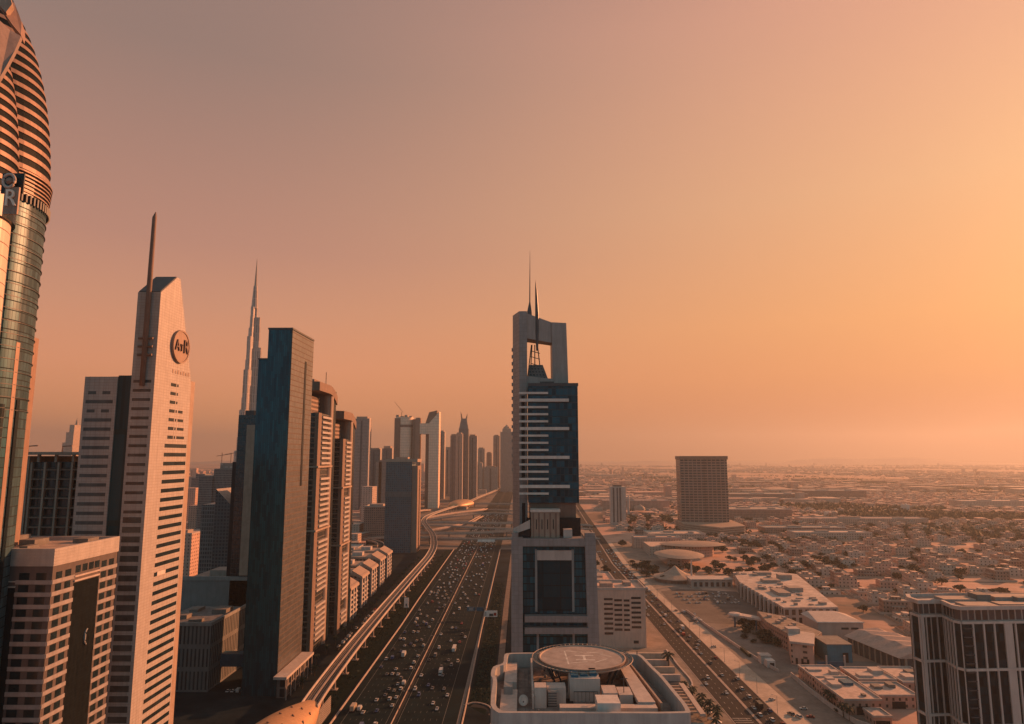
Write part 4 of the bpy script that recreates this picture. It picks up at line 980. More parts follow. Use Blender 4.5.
part('tank_lid', MB().box(12.6, 183, RZ + 5.9, 14.5, 189.5, RZ + 6.5).box(15.0, 184, RZ + 5.9, 17.0, 189.5, RZ + 6.4).box(17.6, 184.5, RZ + 5.9, 19.4, 189.5, RZ + 6.6), M['blue'], t)
for k in range(4): part('cooling_unit', MB().box(20.8 + k * 2.3, 185.6, RZ + .25, 22.4 + k * 2.3, 187.4, RZ + 2.0), M['grey'], t)
part('terrace_unit', MB().box(-4.9, 183.5, RZ + 1.5, -2.6, 187.6, RZ + 3.4), M['grey'], t)
part('terrace_unit', MB().box(31.8, 181, RZ + .25, 34.6, 188, RZ + 2.2), M['dgrey'], t)
part('antenna_post', MB().tube([(26.5, 179, RZ + 3.4), (26.5, 179, RZ + 7.2)], .12, 5).tube([(25.4, 179, RZ + 6.6), (27.6, 179, RZ + 6.8)], .1, 5), M['dgrey'], t)
def dish(x, y, z, r_, name='satellite_dish'):
    mb = MB().lathe(0, 0, [(.05, -.28 * r_), (.5 * r_, -.2 * r_), (r_, .0), (r_ * .97, .03 * r_), (.5 * r_, -.15 * r_), (.05, -.22 * r_)], 18)
    a = R(48)
    moved(mb, lambda X, Y, Z: (x + X * .8 + Z * .4, y + Y * math.cos(a) - Z * math.sin(a), z + Y * math.sin(a) + Z * math.cos(a)))
    o = part(name, mb, M['cream'], t, smooth=True); part('dish_stand', MB().tube([(x, y, RZ + .25), (x, y, z - .2)], .15, 6), M['dgrey'], t)
dish(0.2, 178, RZ + 1.7, 1.5); dish(23.6, 173.6, RZ + 1.6, .9)
# curved path strips of small vents on the left deck
for k in range(6): part('roof_vent', MB().lathe(5.0 + (k % 2) * 1.5, 187 + k * 3.4, [(.35, RZ + .25), (.35, RZ + .8), (.5, RZ + .85), (.05, RZ + 1.1)], 8), M['grey'], t)
# drainage channels, pipes and small units scattered over the deck
rq = random.Random(4)
for k in range(44):
    x, y = rq.uniform(3.5, 33), rq.uniform(171.5, 212)
    if 11.5 < x < 20.5 and 181 < y < 191: continue
    s_ = rq.uniform(.3, .9); part('roof_unit', MB().box(x, y, RZ + .25, x + s_, y + s_ * rq.uniform(.7, 1.6), RZ + .25 + rq.uniform(.3, 1.1)), rq.choice([M['grey'], M['conc'], M['dgrey']]), t)
for k in range(5):
    y = 173.5 + k * 2.2; part('pipe', MB().tube([(20.5, y, RZ + .5), (28.5, y, RZ + .5)], .12, 5), M['grey'], t)
for k in range(9): part('parapet_post', MB().box(4 + k * 4, 214.2, RZ + 4.2, 4.25 + k * 4, 214.4, RZ + 5.2), M['dgrey'], t)
part('deck_stripe', MB().box(-1.2, 168, RZ + .25, -1.0, 212, RZ + .34).box(0.6, 168, RZ + .25, .75, 212, RZ + .33).box(1.6, 168, RZ + .25, 1.75, 212, RZ + .33), M['dgrey'], t)
for o in list(t.children):                    # the building stands a little higher and shallower than first laid out
    for v in o.data.vertices:
        y = v.co.y + 190; v.co.y = 216.4 - (216.4 - y) * .875 - 190
        if v.co.z > 80: v.co.z += 3.4
        x = v.co.x + 16
        if x > 20: v.co.x = 20 + (x - 20) * .88 - 16
# helipad itself
HX, HY, HZ, HR = 16.8, 202.5, 94.0, 11.9
hp = thing('helipad', 'round helipad with painted H on a ring of struts above the foreground roof', 'helipad', (HX, HY, 84.3))
part('deck', MB().lathe(HX, HY, [(HR - 1.4, HZ - 1.5), (HR, HZ - .55), (HR, HZ)], 48), plain('helipad_concrete', (0.33, 0.28, 0.25), .85, var=.18, scale=.4), hp)
part('rim', MB().loft([[(HX + r_ * math.cos(2 * math.pi * k / 48), HY + r_ * math.sin(2 * math.pi * k / 48), z_) for k in range(48)] for r_, z_ in ((HR + .05, HZ - .5), (HR + .35, HZ + .25), (HR + .0, HZ + .3), (HR - .25, HZ + .03))][::-1], caps=False), M['tan'], hp)
part('pedestal', MB().lathe(HX, HY, [(4.2, 87.5), (4.2, HZ - 1.5)], 20), M['brown'], hp)
net = MB()
for k in range(64):
    a = 2 * math.pi * k / 64; c, s_ = math.cos(a), math.sin(a)
    net.tube([(HX + HR * c, HY + HR * s_, HZ - .6), (HX + (HR + 2.2) * c, HY + (HR + 2.2) * s_, HZ + .1)], .15, 4)
for r_ in (HR + 1.1, HR + 2.2): net.tube([(HX + r_ * math.cos(2 * math.pi * k / 48), HY + r_ * math.sin(2 * math.pi * k / 48), HZ - .6 + .7 * (r_ - HR) / 2.2) for k in range(49)], .11, 4)
part('safety_net', net, M['tan'], hp)
st = MB()
for k in range(16):
    a = 2 * math.pi * k / 16; c, s_ = math.cos(a), math.sin(a)
    part('strut', MB().tube([(HX + 8.2 * c, HY + 8.2 * s_, 87.9), (HX + 10.6 * c, HY + 10.6 * s_, HZ - 1.2)], .22, 6), M['dgrey'], hp)
mk = MB()
def flat(mb, x0, y0, x1, y1, w, z):
    L = math.hypot(x1 - x0, y1 - y0); nx, ny = -(y1 - y0) / L * w / 2, (x1 - x0) / L * w / 2
    mb.add([(x0 + nx, y0 + ny, z), (x0 - nx, y0 - ny, z), (x1 - nx, y1 - ny, z), (x1 + nx, y1 + ny, z)], [(0, 1, 2, 3)])
zf = HZ + .008
flat(mk, HX - 1.9, HY + 2.0, HX + 3.4, HY + 2.0, .7, zf); flat(mk, HX - 1.9, HY - 2.2, HX + 3.4, HY - 2.2, .7, zf); flat(mk, HX + .6, HY - 1.85, HX + .6, HY + 1.65, .7, zf)
part('letter_h', mk, M['paint'], hp)
mk = MB(); 
for a0, a1 in (((-4.6, 6.6), (-4.4, .8)), ((-4.4, .0), (-4.2, -6.4)), ((-4.2, 6.6), (.6, 5.2)), ((-3.6, -5.2), (1.2, -3.9)), ((1.8, 5.4), (6.4, 4.3)), ((3.0, -4.6), (7.0, -1.0)), ((5.4, 3.2), (8.4, 1.2))):
    flat(mk, HX + a0[0], HY + a0[1], HX + a1[0], HY + a1[1], .42, zf)
part('painted_lines', mk, M['paint'], hp)
# ================================================================== right foreground tower, only its upper part in view
t = thing('panel_tower', 'broad dark-glazed tower with pale frame grid and flat terraced roof, right foreground', 'tower', (220, 320, 0))
# plan (front edge seen by the camera): recessed corner steps, then the long front
plan = [(186.2, 348), (178.0, 330), (184.0, 326), (190.6, 326), (192.0, 312), (197.0, 303), (206, 300), (262, 300), (262, 352), (190, 352)]
plan = [(175.9, 324.3), (176.4, 318.6), (181.5, 319.4), (187.0, 319.6), (185.6, 309), (187.0, 306.4), (262, 311.5), (262, 334), (200, 334), (178.5, 331)]
ZR = 80.5
part('glass_body', MB().prism(plan, 0, ZR), glassy('dark_tower_glass', (0.003, 0.02, 0.027), 0.4, 0.0, 3.6, 1.9, .10, (0.012, 0.02, 0.022), wob=.03, var=.6, spec=.05), t)
def edge_pts(a, b, k): return (a[0] + (b[0] - a[0]) * k, a[1] + (b[1] - a[1]) * k)
front = plan[0:7]
def wallbar(p, q, z0, z1, th, mat, name, m_=None):
    dx_, dy_ = q[0] - p[0], q[1] - p[1]; L = math.hypot(dx_, dy_); nx, ny = dy_ / L * th, -dx_ / L * th
    mb = m_ or MB(); mb.hexa([(p[0] + nx, p[1] + ny, z0), (q[0] + nx, q[1] + ny, z0), (q[0], q[1], z0), (p[0], p[1], z0), (p[0] + nx, p[1] + ny, z1), (q[0] + nx, q[1] + ny, z1), (q[0], q[1], z1), (p[0], p[1], z1)])
    return mb if m_ else part(name, mb, mat, t)
grid = plain('frame_grid_panels', (0.5, 0.42, 0.37), .55, var=.08)
for zz in (ZR - .9, 60.5, 38.2, 16.0):
    mb = MB()
    for a, b in zip(front[:-1], front[1:]): wallbar(a, b, zz, zz + 1.0, .75, grid, '', mb)
    part('floor_band', mb, grid, t)
steps = {0: 1, 1: 2, 2: 2, 3: 4, 4: 1, 5: 16}
for i, (a, b) in enumerate(zip(front[:-1], front[1:])):
    n_ = steps[i]
    for k in range(n_ + 1):
        if i and k == 0: continue
        p = edge_pts(a, b, max(0, k / n_ - (.003 if i == 5 else .05 / n_))); q = edge_pts(a, b, min(1, k / n_ + (.006 if i == 5 else .06 / n_ + .02)))
        wallbar(p, q, 0, ZR - .9, .62, grid, 'mullion')
for k in (4, 9, 13):                                  # solid bays of the long front
    p = edge_pts(front[5], front[6], k / 16 + .004); q = edge_pts(front[5], front[6], (k + .72) / 16)
    wallbar(p, q, 0, ZR - .9, .5, grid, 'solid_bay')
wallbar(edge_pts(front[1], front[2], .02), edge_pts(front[1], front[2], .30), 0, ZR - .9, .55, grid, 'solid_bay')
for k in range(22):                                    # balcony slabs in the first bay of the long front
    p = edge_pts(front[5], front[6], .006); q = edge_pts(front[5], front[6], 1 / 16 - .006)
    wallbar(p, q, 3 + k * 3.55, 3.35 + k * 3.55, .9, M['dgrey'], 'balcony')
top = [(174.9, 325.2), (175.5, 317.6), (181.5, 318.2), (186.0, 318.4), (184.6, 308.4), (186.3, 305.2), (263, 310.3), (263, 335), (200, 335), (178, 332)]
def grow(pts, k, cx=222, cy=322): return [(cx + (x - cx) * k, cy + (y - cy) * k) for x, y in pts]
part('top_storey', MB().prism(grow(plan, .985), ZR, 85.4), facade('top_storey', (.3, .26, .23), (.03, .035, .04), 20, 3.2, .9, .8, roof=(.34, .29, .26)), t)
a_, b_ = grow(top, 1.0), grow(top, .96)
pm = MB(); n = len(a_)
vs = [(x, y, 85.4) for x, y in a_] + [(x, y, 87.0) for x, y in a_] + [(x, y, 87.0) for x, y in b_] + [(x, y, 85.42) for x, y in b_]
fs = []
for i in range(n):
    j = (i + 1) % n
    for k in range(3): fs.append((k * n + i, k * n + j, (k + 1) * n + j, (k + 1) * n + i))
    fs.append((3 * n + i, 3 * n + j, j, i))
pm.add(vs, fs); part('roof_rim', pm, M['cream'], t)
for b in [(192, 310, 85.4, 206, 318, 86.4), (209, 314, 85.4, 232, 320, 86.2), (190, 322, 85.4, 204, 330, 86.6), (214, 324, 85.4, 246, 332, 87.2), (236, 314, 85.4, 250, 319, 86.0)]: part('roof_terrace', MB().box(*b), M['conc'], t)
for b in [(206, 324, 85.4, 212, 331, 88.2), (222, 321, 85.4, 227, 325, 87.6), (240, 321, 85.4, 246, 326, 87.6)]: part('plant_room', MB().box(*b), M['conc_d'], t)
# ================================================================== offices between the gate tower and the street
t = thing('office_block', 'sand office block with four columns of dark strip windows behind the helipad', 'building', (79, 569, 0))
part('wall', MB().box(59, 570, 0, 98.6, 606, 44), plain('office_wall', (0.62, 0.42, 0.33), .8, var=.08, scale=.2), t)
part('parapet', MB().box(58.6, 569.6, 44, 99, 570.4, 46).box(58.6, 605.6, 44, 99, 606.4, 46).box(58.6, 570.4, 44, 59.4, 605.6, 46).box(98.2, 570.4, 44, 99, 605.6, 46), M['cream'], t)
part('roof_plant', MB().box(64, 580, 44, 74, 590, 47.5).box(84, 588, 44, 90, 598, 47), M['conc'], t)
for c, (x0, w_) in enumerate(((65.4, 7.0), (73.6, 6.2), (81.2, 4.6), (87.2, 7.6))):
    for r_ in range(8):
        if r_ == 7 and c != 0: continue
        zz = 36.2 - r_ * 3.75 + (0, -.8, -1.0, 1.0)[c]
        part('window', MB().box(x0, 569.86, zz, x0 + w_, 570.1, zz + 1.7), M['win'], t)
part('door', MB().box(88.5, 569.86, 3.2, 92.5, 570.1, 5.4), M['win'], t)
def low_block(name, label, x0, y0, x1, y1, h, mat='cream', extras=(), grp=None, par=1.4, rz=0.0, cat='building'):
    t = thing(name, label, cat, ((x0 + x1) / 2, (y0 + y1) / 2, 0), grp)
    part('wall', MB().box(x0, y0, 0, x1, y1, h), WALLS[mat] if mat in WALLS else M[mat], t)
    p = MB(); e = .35
    p.box(x0 - e, y0 - e, h, x1 + e, y0 + e, h + par).box(x0 - e, y1 - e, h, x1 + e, y1 + e, h + par).box(x0 - e, y0 + e, h, x0 + e, y1 - e, h + par).box(x1 - e, y0 + e, h, x1 + e, y1 - e, h + par)
    part('parapet', p, M['cream'], t)
    for b in extras: part('roof_hut', MB().box(*b), M['conc'], t)
    if rz: t.rotation_euler = (0, 0, rz)
    return t
WALLS = {
 'sandy': facade('sandy_house', (0.54, 0.33, 0.25), (0.035, 0.035, 0.035), 3.9, 4.2, .42, .3, roof=(.58, .37, .28)),
 'rosy': facade('rosy_house', (0.5, 0.28, 0.21), (0.035, 0.032, 0.03), 3.8, 3.9, .44, .34, roof=(.56, .34, .26)),
 'pale': facade('pale_house', (0.48, 0.34, 0.27), (0.04, 0.04, 0.04), 3.9, 4.6, .4, .3, roof=(.56, .4, .31)),
 'shop': facade('shop_house', (0.42, 0.33, 0.28), (0.02, 0.02, 0.022), 7.0, 6.5, .7, .55, roof=(.46, .37, .31)),
 'white': facade('white_house', (0.52, 0.4, 0.33), (0.04, 0.04, 0.04), 3.9, 5.2, .4, .3, roof=(.52, .38, .3)),
 'brown': facade('brown_house', (0.3, 0.18, 0.14), (0.02, 0.02, 0.02), 3.8, 3.4, .45, .45, roof=(.36, .28, .23)),
}
low_block('terrace_block', 'low sand block with stepped roofs directly behind the sand office block', 59, 612, 96, 640, 36, 'sandy', [(64, 620, 36, 76, 632, 40), (84, 616, 36, 92, 626, 39)])
low_block('terrace_block', 'pale roofed block with long roof terrace, second behind the sand office block', 58, 652, 99, 716, 26, 'pale', [(62, 690, 26, 80, 704, 31), (88, 660, 26, 95, 675, 29)])
low_block('terrace_block', 'stepped rosy block, third behind the sand office block beside the gate tower', 60, 728, 96, 790, 22, 'rosy', [(66, 740, 22, 84, 760, 27)])
low_block('terrace_block', 'small pale block, farthest in the row behind the sand office block', 62, 805, 92, 850, 15, 'sandy', [(70, 815, 15, 80, 830, 18)])
# walled yard, shaded terraces and pavilion roofs between helipad and street
t = thing('podium', 'terraced podium with long shaded slots in front of the sand office block', 'building', (92, 505, 0))
part('floor', MB().box(62, 470, 0.02, 112, 560, 1.0), M['paving'], t)
for k in range(4): part('slot', MB().box(66, 478 + k * 17, 1.0, 104, 484 + k * 17, 1.4), M['dgrey'], t)
for k in range(4): part('low_wall', MB().box(64, 485 + k * 17, 1.0, 106, 487.5 + k * 17, 5.0), M['sand2'] if k % 2 else M['cream'], t)
part('curved_edge', MB().sweep([(x, y, 0) for x, y, z in spline([(70, 466, 0), (96, 466, 0), (108, 470, 0), (113, 484, 0), (112, 520, 0), (112, 560, 0)], 6)], [(-.5, 0), (-.5, 1.8), (.5, 1.8), (.5, 0)]), M['cream'], t)
t = thing('restaurant', 'flat roofed restaurant with square skylight and pergola beams beside the helipad building', 'building', (86, 430, 0))
part('wall', MB().box(66, 404, 0, 88, 455, 9), WALLS['sandy'], t)
part('roof', MB().box(65.4, 403.4, 9, 88.6, 455.6, 9.8), plain('restaurant_roof', (.5, .38, .32), .8, var=.2, scale=.2), t)
part('skylight', MB().box(72, 432, 9.8, 82, 446, 10.6), M['dgrey'], t)
for k in range(7): part('skylight_bar', MB().box(72, 433 + k * 2, 10.6, 82, 433.4 + k * 2, 10.8), M['grey'], t)
for k in range(9): part('pergola_beam', MB().box(88.8, 408 + k * 5.4, 7.6, 98.6, 409.4 + k * 5.4, 8.5), M['tan'], t)
part('pergola_roof', MB().box(98.6, 404, 7.4, 101.6, 456, 8.8), M['cream'], t)
part('pergola_floor', MB().box(88.6, 404, .02, 101.4, 456, .5), M['conc_d'], t)
part('pool_room', MB().box(88, 395, 0, 100, 403, 4.4), M['blue'], t)
part('grey_roof', MB().box(64, 380, 0, 84, 402.5, 12), M['grey'], t)
def umbrella(x, y, i):
    lab = 'white cafe parasol in the garden beside the street, %s to the camera' % ordw(i)
    t = thing('parasol', lab, 'parasol', (x, y, 0), 'cafe parasols beside the street')
    part('canopy', MB().lathe(x, y, [(2.2, 2.7), (2.25, 2.8), (.1, 3.9)], 8), M['white'], t); part('pole', MB().tube([(x, y, 0), (x, y, 3.8)], .06, 5), M['dgrey'], t)
for i, (x, y) in enumerate([(104.5, 398), (109, 399.5), (105.5, 404.5), (107, 414), (108.5, 424), (104.2, 432), (106, 441), (109.6, 409)]): umbrella(x, y, i)
# ================================================================== beyond the street
t = thing('shopping_arcade', 'long pale flat-roofed arcade with dark bays and cluttered roof beside the car park', 'building', (290, 740, 0))
c0 = [(236, 640), (302, 640), (360, 845), (262, 872), (240, 760)]
poly = [(229, 655), (262, 610), (330, 640), (352, 770), (330, 850), (268, 858), (244, 790)]
poly = [(237, 648), (287, 650), (320, 828), (288, 850), (250, 842), (238, 780)]
part('wall', MB().prism(poly, 0, 14), WALLS['shop'], t)
rr1 = random.Random(8)
part('roof', MB().prism(poly, 14.0, 14.8), plain('arcade_roof', (.5, .4, .34), .85, var=.35, scale=.09), t)
for (x, y, w_, d_, h_) in [(252, 700, 12, 24, 3), (270, 720, 14, 14, 4), (262, 770, 18, 12, 3), (286, 790, 14, 10, 5), (270, 820, 18, 12, 3)] + [(rr1.uniform(242, 280), rr1.uniform(654, 830), rr1.uniform(1.5, 6), rr1.uniform(1.5, 6), rr1.uniform(.8, 2.2)) for k in range(46)]:
    part('roof_plant', MB().box(x, y, 14.8, x + w_, y + d_, 14.8 + h_), M['conc'], t)
for k in range(10): part('dark_bay', MB().box(236.2, 662 + k * 12, 1, 237.4 + .0 * k, 669 + k * 12, 11.5), M['black'], t)
for k in range(9): part('pier', MB().box(234.6, 669.4 + k * 12, 0, 237.2, 671.6 + k * 12, 15.2), M['cream'], t)
# curved-roof pavilion and tent building by the junction
t = thing('shell_pavilion', 'round pale pavilion with stacked oval roofs beside trees across the street', 'pavilion', (225, 1005, 0))
lm = MB().lathe(0, 0, [(1, 0), (1.0, .1), (.75, .5), (.3, .8), (.03, .85)], 32); moved(lm, lambda x, y, z: (222 + 34 * x, 1000 + 46 * y, 13 + 6 * z)); part('roof', lm, M['tan'], t, smooth=False)
lm = MB().lathe(0, 0, [(1, 0), (1.0, .1), (.75, .5), (.3, .8), (.03, .85)], 32); moved(lm, lambda x, y, z: (262 + 50 * x, 1085 + 34 * y, 17 + 5 * z)); part('roof', lm, M['tan'], t)
part('drum', MB().prism(ell(222, 1000, 16, 20, 24), 0, 13.2), WALLS['pale'], t); part('drum', MB().prism(ell(262, 1085, 32, 20, 24), 0, 17.2), WALLS['sandy'], t)
part('side_wing', MB().box(196, 1080, 0, 236, 1140, 14), WALLS['pale'], t)
t = thing('tent_pavilion', 'pale pointed tent-roofed building with tall thin mast beside the car park', 'pavilion', (190, 860, 0))
lm = MB().lathe(0, 0, [(1, 0), (.98, .06), (.5, .32), (.2, .7), (.04, 1.0)], 10); moved(lm, lambda x, y, z: (188 + 28 * x, 872 + 30 * y, 4 + 13 * z)); part('tent_roof', lm, M['tan'], t)
part('hall', MB().box(196, 824, 0, 244, 846, 8.5), WALLS['shop'], t); part('hall_roof', MB().box(195, 823, 8.5, 245, 847, 9.5), M['cream'], t)
part('mast', MB().tube([(203, 850, 0), (203, 850, 27)], [1.5, .8], 8), M['cream'], t)
part('hall', MB().prism(ell(186, 868, 22, 22, 20), 0, 4.4), M['brown'], t)
# civic hall with cream peaked corner, teal block and long vaulted shed
t = thing('civic_building', 'L-shaped sand building with cornice and cluttered roof beside the paved yard', 'building', (230, 560, 0))
poly = [(196.5, 527), (210, 520), (222, 548), (207, 560)]
part('wall', MB().prism(poly, 0, 15), WALLS['sandy'], t)
g_ = [(208.7 + (x - 208.7) * 1.08, 538.7 + (y - 538.7) * 1.08) for x, y in poly]
part('cornice', MB().prism(g_, 15, 16.6), M['cream'], t)
part('roof_vault', MB().box(203, 548, 16.6, 212, 556, 20), M['cream'], t)
wing = [(207, 561), (223, 549.5), (236, 566), (226, 622), (210, 640), (204, 600)]
part('wing', MB().prism(wing, 0, 13), WALLS['brown'], t)
part('wing_roof', MB().prism([(215 + (x - 215) * .97, 590 + (y - 590) * .97) for x, y in wing], 13, 13.6), plain('dusty_roof', (.26, .2, .16), .9, var=.5, scale=.15), t)
for k in range(7): part('roof_unit', MB().box(211 + (k % 3) * 5, 572 + k * 7, 13.6, 214 + (k % 3) * 5, 576 + k * 7, 15.4), M['conc'], t)
for k in range(3): part('door', MB().prism([(198.9 + k * 3.4, 525.6 - k * 1.7), (200.3 + k * 3.4, 524.9 - k * 1.7), (200.4 + k * 3.4, 525.3 - k * 1.7), (199.0 + k * 3.4, 526 - k * 1.7)], 1, 5), M['black'], t)
t = thing('teal_building', 'small teal and dark building between the cream cornered hall and the vaulted shed', 'building', (245, 552, 0))
part('wall', MB().box(225, 532, 0, 243, 556, 12.5), M['teal'], t); part('roof', MB().box(224.5, 531.5, 12.5, 243.5, 556.5, 13.1), M['conc_d'], t)
part('arch', MB().box(236, 531.6, .1, 240, 531.95, 7), M['black'], t)
for k in range(2): part('fence_post', MB().box(219 + k * 13, 521, 0, 220 + k * 13, 522, 8), M['cream'], t)
part('screen_wall', MB().box(213, 522, 0, 233, 522.6, 3.4), M['blue'], t)
t = thing('hall', 'wide blank-sided pale hall with shallow roof behind the teal building', 'building', (262, 602, 0))
part('wall', MB().box(243, 590, 0, 280, 622, 15), plain('hall_wall', (.42, .33, .28), .8, var=.06), t)
part('roof', MB().hexa([(242, 589, 15), (281, 589, 15), (281, 623, 15), (242, 623, 15), (242.5, 589.5, 15.6), (280.5, 589.5, 15.6), (270, 620, 18), (247, 620, 18)]), M['cream'], t)
part('window', MB().box(262, 589.8, 9.6, 268, 590.05, 11.2), M['win'], t); part('window', MB().box(270, 589.8, 9.6, 276, 590.05, 11.2), M['win'], t)
t = thing('vaulted_shed', 'long shed with folded copper-pink roof and dark arched side next to the paved yard', 'building', (285, 540, 0))
rg_ = []
for k in range(9):
    f = k / 8; y = 506 + f * 60; cx = 290 - f * 18
    hw_ = 26 - 8 * f
    rg_.append([(cx - hw_, y, 10), (cx - hw_ - 1, y, 10.6), (cx - hw_ * .45, y, 15.5 + 1.2 * (k % 2)), (cx + hw_ * .4, y, 17 - 1.0 * (k % 2)), (cx + hw_, y, 12), (cx + hw_, y, 10)])
part('roof', MB().loft([r[::-1] for r in rg_]), plain('pink_roof', (.46, .31, .25), .7, var=.1), t)
part('wall', MB().prism([(266, 508), (314, 508), (288, 564), (255, 564)], 0, 10.4), M['dgrey'], t)
for k in range(9): part('column', MB().box(265.2 - k * 1.2, 509 + k * 6, 0, 266.4 - k * 1.2, 510.4 + k * 6, 10.2), M['tan'], t)
for k in range(6): part('column', MB().box(268 + k * 8, 506.6, 0, 269.4 + k * 8, 507.9, 10.2), M['tan'], t)
# walled compound of flat-roofed villas, bottom right
def villa_big(x0, y0, x1, y1, h, label, parts_):
    t = thing('compound_villa', label, 'villa', ((x0 + x1) / 2, (y0 + y1) / 2, 0))
    part('wall', MB().box(x0, y0, 0, x1, y1, h), WALLS['rosy'], t)
    e = .3; p = MB(); p.box(x0 - e, y0 - e, h, x1 + e, y0 + e, h + 1.1).box(x0 - e, y1 - e, h, x1 + e, y1 + e, h + 1.1).box(x0 - e, y0 + e, h, x0 + e, y1 - e, h + 1.1).box(x1 - e, y0 + e, h, x1 + e, y1 - e, h + 1.1)
    part('parapet', p, M['cream'], t)
    part('roof', MB().box(x0 + e, y0 + e, h, x1 - e, y1 - e, h + .25), plain('villa_roof', (.5, .38, .32), .9, var=.25, scale=.25), t)
    part('door', MB().box((x0 + x1) / 2 - 4, y0 - .1, .3, (x0 + x1) / 2 + 4, y0 + .1, h * .6), M['black'], t)
    for b in parts_: part('roof_hut', MB().box(x0 + b[0], y0 + b[1], h + .25, x0 + b[2], y0 + b[3], h + b[4]), M['cream'] if len(b) < 6 else M[b[5]], t)
    return t
villa_big(189, 428, 211, 470, 8.2, 'long flat-roofed villa with roof terrace, nearest the sand road in the walled compound', [(3, 22, 9, 30, 2.2), (12, 26, 18, 34, 1.8, 'blue'), (5, 34, 10, 38, 2.0), (14, 6, 16, 9, 1.4, 'conc_d')])
villa_big(214, 438, 238, 462, 7.4, 'flat-roofed villa with dark front porch, in the middle of the walled compound', [(4, 12, 9, 18, 1.8, 'conc_d'), (14, 14, 18, 20, 2.2, 'conc_d')])
villa_big(216, 466, 240, 492, 7.8, 'rear villa with low roof huts behind the villa with the porch', [(3, 5, 12, 11, 1.6), (15, 12, 22, 20, 2.6)])
villa_big(190, 474, 212, 498, 7.2, 'villa with white roof edge at the back corner of the compound, nearest the yard', [(2, 12, 11, 18, 1.4), (14, 4, 19, 9, 2.4)])
villa_big(242, 462, 264, 494, 7.6, 'villa at the right of the compound beside the dark glazed tower', [(5, 6, 12, 14, 2.0), (13, 18, 19, 24, 1.6, 'conc_d')])
villa_big(198, 412, 208, 424, 4.6, 'small cream garage with two doors at the front of the compound', [(1, 1, 3, 3, .8)])
wl = MB().sweep([(x, y, 0) for x, y in [(185.5, 500), (184.8, 470), (186.2, 434), (189, 414), (196, 404), (250, 402)]], [(-.3, 0), (-.3, 2.8), (.3, 2.8), (.3, 0)])
solo('compound_wall', wl, M['cream'], 'pale boundary wall curving round the walled compound at the bottom right', 'wall', (186, 470, 0))
solo('yard_wall', MB().sweep([(x, y, 0) for x, y in [(160.5, 700), (164.5, 640), (168, 600), (172, 560), (176, 530), (180, 508)]], [(-.3, 0), (-.3, 2.2), (.3, 2.2), (.3, 0)]), M['cream'], 'straight low wall between the sand road and the grey yard', 'wall', (168, 600, 0))
t = thing('gatehouse', 'small white gatehouse kiosk with dark openings beside the low wall', 'kiosk', (178, 528, 0))
part('wall', MB().box(174.8, 528, 0, 182, 535, 5.4).box(176.2, 519.5, 0, 182, 526.5, 4.6), M['white'], t); part('roof', MB().box(174.2, 527.4, 5.4, 182.6, 535.6, 6), M['cream'], t)
for b in [(177.0, 527.9, .3, 180.4, 528.1, 3.6), (178.0, 519.4, .3, 181.2, 519.6, 3.2)]: part('opening', MB().box(*b), M['black'], t)
solo('hedge', MB().box(171.0, 545, 0, 172.8, 565, 2.2), M['leaf'], 'clipped dark hedge running along the low yard wall', 'hedge', (172, 555, 0))
t = thing('fuel_canopy', 'flat canopy with rounded cream corner at the edge of the yard near the arcade', 'canopy', (200, 625, 0))
part('roof', MB().prism([(186, 640), (196, 645), (236, 604), (231, 598), (196, 632)], 9, 10.6), M['cream'], t)
part('drum_roof', MB().lathe(190.5, 641, [(6, 9.1), (6.2, 10.2), (5, 11.4), (.1, 12)], 20), M['cream'], t)
for x, y in ((190, 640), (205, 628), (220, 614), (232, 602)): part('post', MB().box(x - .6, y - .6, 0, x + .6, y + .6, 9), M['blue'], t)
# ================================================================== middle distance, right
t = thing('slab_hotel', 'large dark slab hotel block on a banded podium, alone above the low city', 'hotel', (380, 1480, 0))
hm_ = facade('slab_hotel_wall', (0.27, 0.18, 0.145), (0.02, 0.025, 0.028), 5.4, 7.5, .55, .8, roof=(.3, .24, .2))
part('left_slab', MB().prism([(330, 1452), (379, 1446), (379, 1452), (379, 1490), (332, 1496)], 14, 149), hm_, t)
part('right_slab', MB().prism([(380.5, 1449), (426, 1443), (428, 1490), (381.5, 1492)], 14, 147.5), hm_, t)
part('dark_slot', MB().box(377, 1450, 14, 381, 1488, 146), M['black'], t)
part('roof_band', MB().prism([(329, 1450), (381, 1443.5), (427.6, 1440.5), (429, 1492), (331, 1498)], 145, 152), M['brown'], t)
for k in range(4): part('podium_level', MB().prism([(326 - 0, 1418), (378, 1336), (436, 1372), (446, 1500), (326, 1502)], 2 + k * 4.2, 4.6 + k * 4.2), M['tan'], t)
part('podium_core', MB().prism([(328, 1420), (379, 1340), (434, 1375), (444, 1499), (328, 1500)], 0, 16.5), M['brown'], t)
t = thing('slim_tower', 'slim pale tower with dark vertical strips, left of the slab hotel', 'tower', (216, 1570, 0))
part('wall', MB().box(199, 1560, 0, 232, 1590, 84), M['cream'], t)
for x0, x1 in ((203, 206.5), (211.5, 214.5), (217.5, 221.5)): part('dark_strip', MB().box(x0, 1559.6, 6, x1, 1560.1, 82), M['dgrey'], t)
part('roof_box', MB().box(206, 1566, 84, 224, 1584, 88), M['brown'], t)
t = thing('mosque', 'low domed mosque with one minaret beyond the slim pale tower', 'mosque', (290, 1780, 0))
part('hall', MB().box(265, 1760, 0, 335, 1800, 12), WALLS['rosy'], t); part('dome', MB().lathe(300, 1780, [(14, 16), (13, 21), (9, 26), (4, 28), (.3, 32)], 20), M['tan'], t)
part('minaret', MB().tube([(268, 1760, 0), (268, 1760, 48), (268, 1760, 56)], [3.2, 2.6, .3], 8), M['cream'], t)
